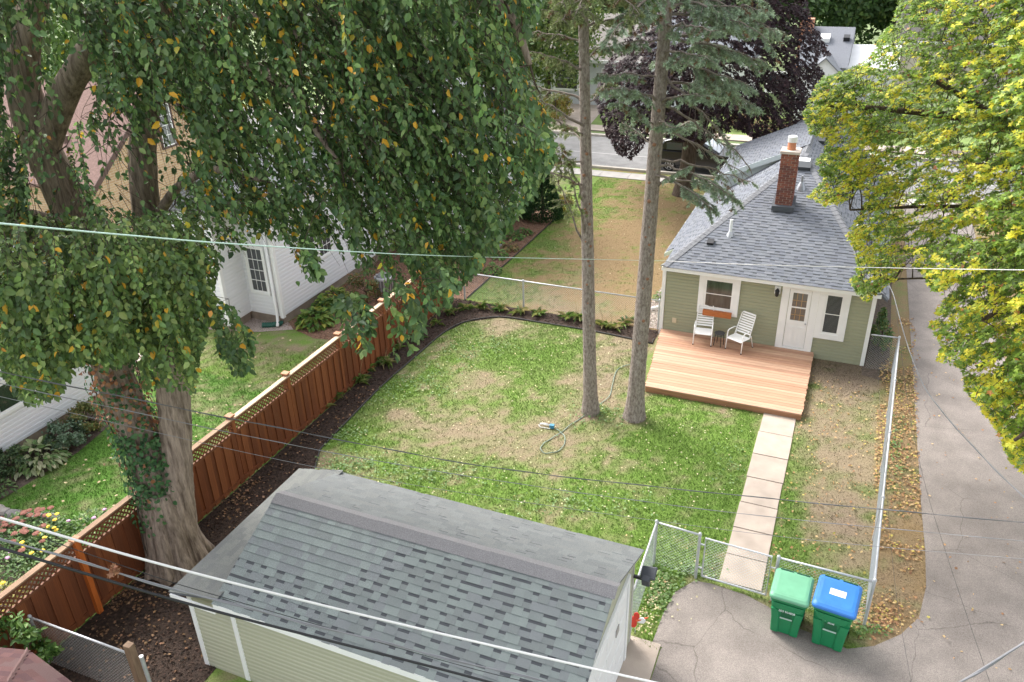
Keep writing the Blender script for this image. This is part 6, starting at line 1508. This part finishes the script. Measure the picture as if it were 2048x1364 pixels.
leafy('shade_tree', 'broad green tree above the far blue-grey roof', (-2.6, 78, 0), 5.6, 6.0, 4, 4.2, 9000, (.35, .6), gp, [3, 2, 3, .7], .4)
leafy('shade_tree', 'yellow-green tree across the street, left of the spruces', (-20, 53.5, 0), 5.5, 4.5, 3.5, 4.5, 9000, (.2, .36), [(.11, .17, .04), (.17, .22, .05), (.07, .12, .03)], [3, 2, 2], .25)
leafy('shade_tree', 'sunlit green tree behind the top left trunks', (-36, 34, 0), 7, 7, 5, 5.5, 12000, (.25, .42), [(.10, .19, .04), (.15, .25, .05), (.06, .12, .03)], [3, 2, 2], .4)
leafy('shade_tree', 'green tree over the white house roof behind the elm', (-24, 45, 0), 8, 7, 5, 6, 9000, (.25, .42), gp, [3, 3, 2, 1], .35)
leafy('shade_tree', 'orange-tinged far tree right of the distant roofs', (9, 84, 0), 7, 5, 4, 5, 5000, (.35, .55), [(.30, .20, .06), (.2, .2, .05), (.12, .16, .04)], [2, 2, 2], .3)
leafy('shade_tree', 'green tree beyond the driveway under the yellow maple', (10, 44, 0), 7, 6, 5, 6, 8000, (.22, .36), gp, [2, 3, 2, 2], .35)
leafy('shade_tree', 'far green tree at the upper edge behind the spruces', (-22, 70, 0), 6, 8, 4, 5, 9000, (.35, .6), gp, [2, 3, 2, 2], .35)
leafy('shrub', 'golden shrub across the street behind the left spruce', (-18.5, 50.8, 0), .9, 1.5, 1, 1.0, 2600, (.09, .16), [(.28, .25, .05), (.2, .22, .05), (.3, .2, .06)], [1, 1, 1], .08, 'shrub')
leafy('shrub', 'reddish low hedge beside the far pavement', (-5.5, 51.5, 0), .5, 3.2, .8, .55, 3200, (.09, .15), [(.26, .14, .10), (.20, .12, .09), (.16, .15, .06)], [2, 1, 1], .06, 'shrub')
leafy('shrub', 'small shrub with pink tint below the far white house', (-1.5, 51.5, 0), .6, 1.4, .9, .6, 1500, (.09, .15), [(.3, .15, .14), (.14, .16, .06)], [1, 1], .06, 'shrub')
# arborvitae and its golden neighbour
ab = Vector((*gnd(1085, 437), 0)); n = 9000; z = rng.random(n)**1.2; a = rng.uniform(0, 6.28, n); r = (1-z)**.75*.85*rng.uniform(.75, 1.05, n)+.03
P = np.stack([ab.x+r*np.cos(a), ab.y+r*np.sin(a), .08+z*2.5], 1); t = thing('arborvitae', 'dark green conical evergreen at the end of the chip bed', 'shrub', tuple(ab))
b = MB().tube([ab, ab+Vector((0, 0, 2.2))], [.08, .02], 8); b.build('trunk', dark_bark, t)
soup('foliage', RHOMB_T, RHOMB_F, frames_from(P, np.stack([np.cos(a)*.6, np.sin(a)*.6, np.full(n, .8)], 1)+rng.normal(0, .3, (n, 3)), rdir(n), rng.uniform(.08, .16, n), rng.uniform(.04, .07, n)), pick_cols(n, [(.03, .075, .025), (.05, .11, .035), (.02, .05, .02)], [3, 2, 2]), leaf_mat('far_leaves'), t, 'stuff')
g_ = gnd(1122, 425); leafy('shrub', 'small golden shrub beside the conical evergreen', (*g_, 0), .45, .65, .55, .5, 2200, (.06, .11), [(.38, .32, .05), (.28, .26, .05), (.14, .18, .05)], [2, 2, 1], .05, 'shrub')

# ------------------------------------------------------------------ hostas, bed plants and flowers
def rosette(name, label, base, n, R, h, Lr, W, pal, wts, cat='plant', group=None, arch=.55):
    t = thing(name, label, cat, (*base, 0), group); a = rng.uniform(0, 6.28, n); rr = np.sqrt(rng.random(n)); z = h*(1-.75*rr**1.4)*rng.uniform(.75, 1.1, n)
    P = np.stack([base[0]+rr*R*.72*np.cos(a), base[1]+rr*R*.72*np.sin(a), z], 1); D = np.stack([np.cos(a), np.sin(a), .35-arch*1.6*rr+rng.normal(0, .2, n)], 1)+rng.normal(0, .25, (n, 3))
    N = np.stack([np.cos(a)*.5, np.sin(a)*.5, np.ones(n)], 1)+rng.normal(0, .2, (n, 3)); L = rng.uniform(*Lr, n)
    soup('foliage', ELM_T, ELM_F, frames_from(P, D, N, L, L*W), pick_cols(n, pal, wts), leaf_mat('garden_leaf', .3, .5), t, 'stuff')
    b = MB()
    for k in range(7): aa = k*.9; b.tube([(base[0], base[1], 0), (base[0]+math.cos(aa)*R*.4, base[1]+math.sin(aa)*R*.4, h*.75)], [.012, .006], 4)
    b.build('stems', mat('plant_stem', (.12, .17, .06), .7), t)
    return t
hp_ = [(.10, .20, .035), (.19, .27, .05), (.30, .32, .06), (.06, .14, .03)]
rosette('hosta', 'large hosta clump nearest the corner of the white house', gnd(632, 648), 260, .75, .55, (.16, .27), .55, hp_, [3, 3, 1.5, 2])
rosette('hosta', 'pale yellow-green hosta against the white siding', gnd(672, 605), 240, .7, .5, (.15, .25), .55, [(.33, .38, .07), (.22, .30, .06), (.12, .2, .05)], [3, 2, 1])
rosette('hosta', 'deep green hosta between the corner and the yellow one', gnd(648, 622), 160, .55, .45, (.14, .23), .55, hp_, [3, 2, 0.5, 3])
rosette('hosta', 'variegated hosta right of the yellow one', gnd(690, 618), 160, .5, .4, (.12, .2), .5, [(.12, .22, .06), (.35, .38, .2), (.08, .15, .04)], [3, 1, 2])
leafy('shrub', 'brownish twiggy bush in the chip bed behind the fence', (*gnd(735, 605), 0), .65, .8, .8, .7, 1400, (.06, .11), [(.16, .14, .05), (.09, .14, .04), (.25, .13, .06)], [2, 2, 1], .04, 'shrub')
for i, (px, py, lab) in enumerate([(985, 545, 'low green perennial in the chip bed beyond the far fence'), (1000, 515, 'small leafy plant beside the metal window well'), (1020, 500, 'reddish low plant in the chip bed right of the window well'), (1030, 478, 'pale variegated hosta in the chip bed near the evergreen'), (1048, 470, 'bright green hosta closest to the conical evergreen'), (945, 545, 'dark green plant at the fence end of the chip bed')]):
    rosette('garden_plant', lab, gnd(px, py), 90, .42, .32, (.1, .19), .5, [(.10, .2, .04), (.2, .28, .08), (.06, .13, .03)] if i != 2 else [(.24, .17, .06), (.14, .16, .05), (.3, .2, .08)], [2, 1.5, 1.5])
rosette('hosta', 'cream-edged hosta along the wall of the left white garage', gnd(78, 925), 280, .85, .5, (.16, .27), .42, [(.28, .33, .16), (.13, .22, .07), (.38, .40, .24)], [2, 3, 1.5])
leafy('shrub', 'rounded grey-green shrub beside the garage hosta', (*gnd(136, 890), 0), .36, .62, .55, .40, 2600, (.06, .10), [(.13, .20, .12), (.19, .27, .18), (.08, .13, .07)], [3, 2, 2], .04, 'shrub', zmin=.02)
leafy('shrub', 'dark shrub left of the cream-edged hosta', (*gnd(28, 945), 0), .34, .55, .5, .38, 2000, (.05, .09), [(.07, .12, .05), (.11, .17, .07), (.04, .07, .03)], [3, 2, 2], .04, 'shrub', zmin=.02)
leafy('shrub', 'golden-green shrub nearest the elm by the left garage', (*gnd(180, 860), 0), .42, .65, .5, .42, 1800, (.06, .10), [(.20, .19, .06), (.12, .16, .05), (.26, .2, .08)], [2, 3, 1], .04, 'shrub', zmin=.02)
rosette('garden_plant', 'low dark clump at the left edge below the garage', gnd(5, 985), 90, .4, .3, (.1, .16), .5, [(.07, .13, .04), (.12, .18, .06)], [1, 1])
# perennials dying back along the fences
sp = []
fence_line = [(385, 1000), (445, 925), (505, 892), (560, 850), (600, 812), (642, 818), (668, 800), (690, 775), (720, 765), (735, 742), (752, 725), (772, 730), (800, 700), (838, 678), (872, 650), (900, 630)]
for i, (px, py) in enumerate(fence_line): sp.append((px, py, f'perennial clump along the wooden fence, {ORD[len(fence_line)-1-i]} counting from its far end'))
back_line = [(932, 620), (965, 618), (1000, 622), (1040, 628), (1075, 632), (1132, 640), (1155, 640), (1205, 655), (1225, 658), (1250, 650)]
for i, (px, py) in enumerate(back_line): sp.append((px, py, f'perennial clump along the back chain-link fence, {ORD[i]} from the left'))
for i, (px, py, lab) in enumerate(sp):
    base = gnd(px, py); n = random.randint(16, 34); big = i == len(sp)-1
    t = thing('bed_plant', lab, 'plant', (*base, 0), 'perennials in the mulch bed'); a = rng.uniform(0, 6.28, n); L = rng.uniform(.16, .36, n)*(1.2 if big else 1)
    P = np.stack([base[0]+rng.normal(0, .06, n), base[1]+rng.normal(0, .06, n), rng.uniform(.01, .10, n)], 1); D = np.stack([np.cos(a), np.sin(a), rng.uniform(.15, 1.1, n)], 1)
    soup('foliage', ELM_T*np.array([1, 1, 2.2]), ELM_F, frames_from(P, D, np.tile([0, 0, 1.], (n, 1))+rng.normal(0, .3, (n, 3)), L, L*random.uniform(.11, .22)), pick_cols(n, [(.16, .24, .05), (.28, .30, .09), (.40, .34, .16), (.09, .17, .04)], [3, 2, 2, 2] if not big else [4, 2, 1, 3]), leaf_mat('garden_leaf'), t)
    b = MB()
    for _ in range(random.choice((1, 2, 2, 3))):
        aa = random.uniform(0, 6.28); hh = random.uniform(.35, .85); l = random.uniform(.1, .35); b.tube([(base[0], base[1], 0), (base[0]+math.cos(aa)*l*.4, base[1]+math.sin(aa)*l*.4, hh*.6), (base[0]+math.cos(aa)*l, base[1]+math.sin(aa)*l, hh)], [.006, .005, .003], 4)
    b.build('dry_stalk', mat('straw_stalk', (.36, .27, .15), .8), t)
# flower bed behind the fence, bottom left
def flower(label, base, R, h, n, fol, heads, hc, hr, shape='flat'):
    t = thing('flowering_plant', label, 'plant', (*base, 0), 'flowers in the bed behind the fence'); a = rng.uniform(0, 6.28, n); rr = np.sqrt(rng.random(n)); P = np.stack([base[0]+rr*R*np.cos(a), base[1]+rr*R*np.sin(a), h*rng.uniform(.15, .95, n)*(1-.4*rr)], 1)
    L = rng.uniform(.06, .12, n); soup('foliage', ELM_T, ELM_F, frames_from(P, np.stack([np.cos(a), np.sin(a), rng.normal(.1, .4, n)], 1), np.tile([0, 0, 1.], (n, 1))+rng.normal(0, .4, (n, 3)), L, L*.5), pick_cols(n, fol, [1]*len(fol)), leaf_mat('garden_leaf'), t, 'stuff')
    for k in range(heads):
        aa = random.uniform(0, 6.28); r = R*math.sqrt(random.random())*.9; c = Vector((base[0]+r*math.cos(aa), base[1]+r*math.sin(aa), h*random.uniform(.85, 1.08)*(1-.25*r/R)))
        b = MB(); b.tube([(base[0]+r*.5*math.cos(aa), base[1]+r*.5*math.sin(aa), .02), c], [.006, .004], 4)
        b.tube([c-Vector((0, 0, .012)), c+Vector((0, 0, .005)), c+Vector((0, 0, .02))], [hr*.5, hr, hr*.55], 8, mi=1, wob=.22); b.build('flower_head', [mat('plant_stem', (.12, .17, .06)), hc], t)
sed = mat('sedum_red', (.19, .07, .048), .8, var=.35, vscale=40); yel = mat('petal_yellow', (.75, .52, .03), .6); pnk = mat('petal_pink', (.55, .28, .48), .6)
fg = [(.12, .22, .06), (.18, .28, .09), (.08, .15, .05)]
for px, py, heads, hc, lab in [(35, 1055, 9, sed, 'reddish sedum clump nearest the stones at the left edge'), (75, 1050, 10, sed, 'reddish sedum clump in the middle of the flower bed'), (25, 1085, 7, sed, 'reddish sedum clump at the left edge, lower one'), (60, 1090, 8, sed, 'reddish sedum clump just above the pale cable'), (100, 1065, 6, yel, 'yellow daisy clump beside the sedums'), (95, 1092, 5, yel, 'yellow daisy clump nearest the fence cap'), (185, 1050, 4, pnk, 'pink flowering plant leaning on the fence top'), (25, 1135, 3, pnk, 'spiky clump with one pink bloom below the cables'), (70, 1130, 2, yel, 'leafy green plant beside the orange post'), (10, 1205, 5, yel, 'yellowing plant at the left edge behind the lattice')]:
    flower(lab, gnd(px, py+14), .48, .5, 260, fg if 'yellowing' not in lab else [(.40, .34, .06), (.25, .26, .07)], heads, hc, .075 if hc is sed else .05)
stn = [mat(f'field_stone_{i}', c, .9, var=.2, vscale=6, bump=.4) for i, c in enumerate([(.25, .235, .22), (.18, .17, .165), (.33, .30, .27)])]
for i in range(18):
    t = i/17; bx_, by_ = gnd(-10+115*t, 1018+20*t+8*math.sin(t*3)); r = random.uniform(.09, .15)
    b = MB(); b.tube([(bx_, by_, -.02), (bx_, by_, r*.35), (bx_, by_, r*.8), (bx_, by_, r)], [r*.9, r*1.1, r*.75, r*.25], 8, wob=.15)
    tag(b.build('edging_stone', stn[random.randrange(3)]), f'rounded grey stone edging the flower bed, {ORD[i]} from the left', 'stone', 'stones edging the flower bed')
# shrubs by the near left fence and along the right wall
leafy('shrub', 'leafy green shrub between the maroon shed and the fence', (-11.9, 5.75, 0), 1.0, .75, .6, .75, 900, (.09, .16), [(.10, .20, .04), (.16, .27, .07), (.06, .13, .03)], [3, 2, 2], .04, 'shrub', tmpl=(ELM_T, ELM_F), ratio=.45)
leafy('shrub', 'shade plants between the house wall and the side fence', (1.6, 24.6, 0), .5, .3, 1.5, .55, 1500, (.06, .12), [(.06, .12, .03), (.12, .2, .05), (.2, .2, .06)], [3, 2, 1], .03, 'shrub')
rosette('garden_plant', 'small green plant by the gravel at the house corner', gnd(1318, 600), 60, .25, .3, (.08, .14), .5, [(.2, .26, .06), (.1, .18, .04)], [1, 1])
# gutter extension at the corner of the house
a_, c_ = gnd(1302, 617, .1), gnd(1330, 612, .1); tag(MB().tube([(a_[0], a_[1], .1), (c_[0], c_[1], .12)], .05, 10).build('downspout_pipe', white_m, smooth=True), 'white downspout pipe lying on the gravel by the far fence', 'pipe')
# dry sprig caught on the wire by the orange post
q = atd(228, 1140, 8.3); n = 26; P = np.array([q]*n)+rng.normal(0, .02, (n, 3)); L = rng.uniform(.05, .09, n)
tag(soup('leaf_sprig', MAPLE_T, MAPLE_F, frames_from(P, rdir(n), rdir(n), L, L), pick_cols(n, [(.42, .22, .13), (.30, .15, .09)], [1, 1]), leaf_mat('dry_leaf', .2, .7)), 'dry brown leaf sprig caught on the thin wire', 'leaves', kind='stuff')
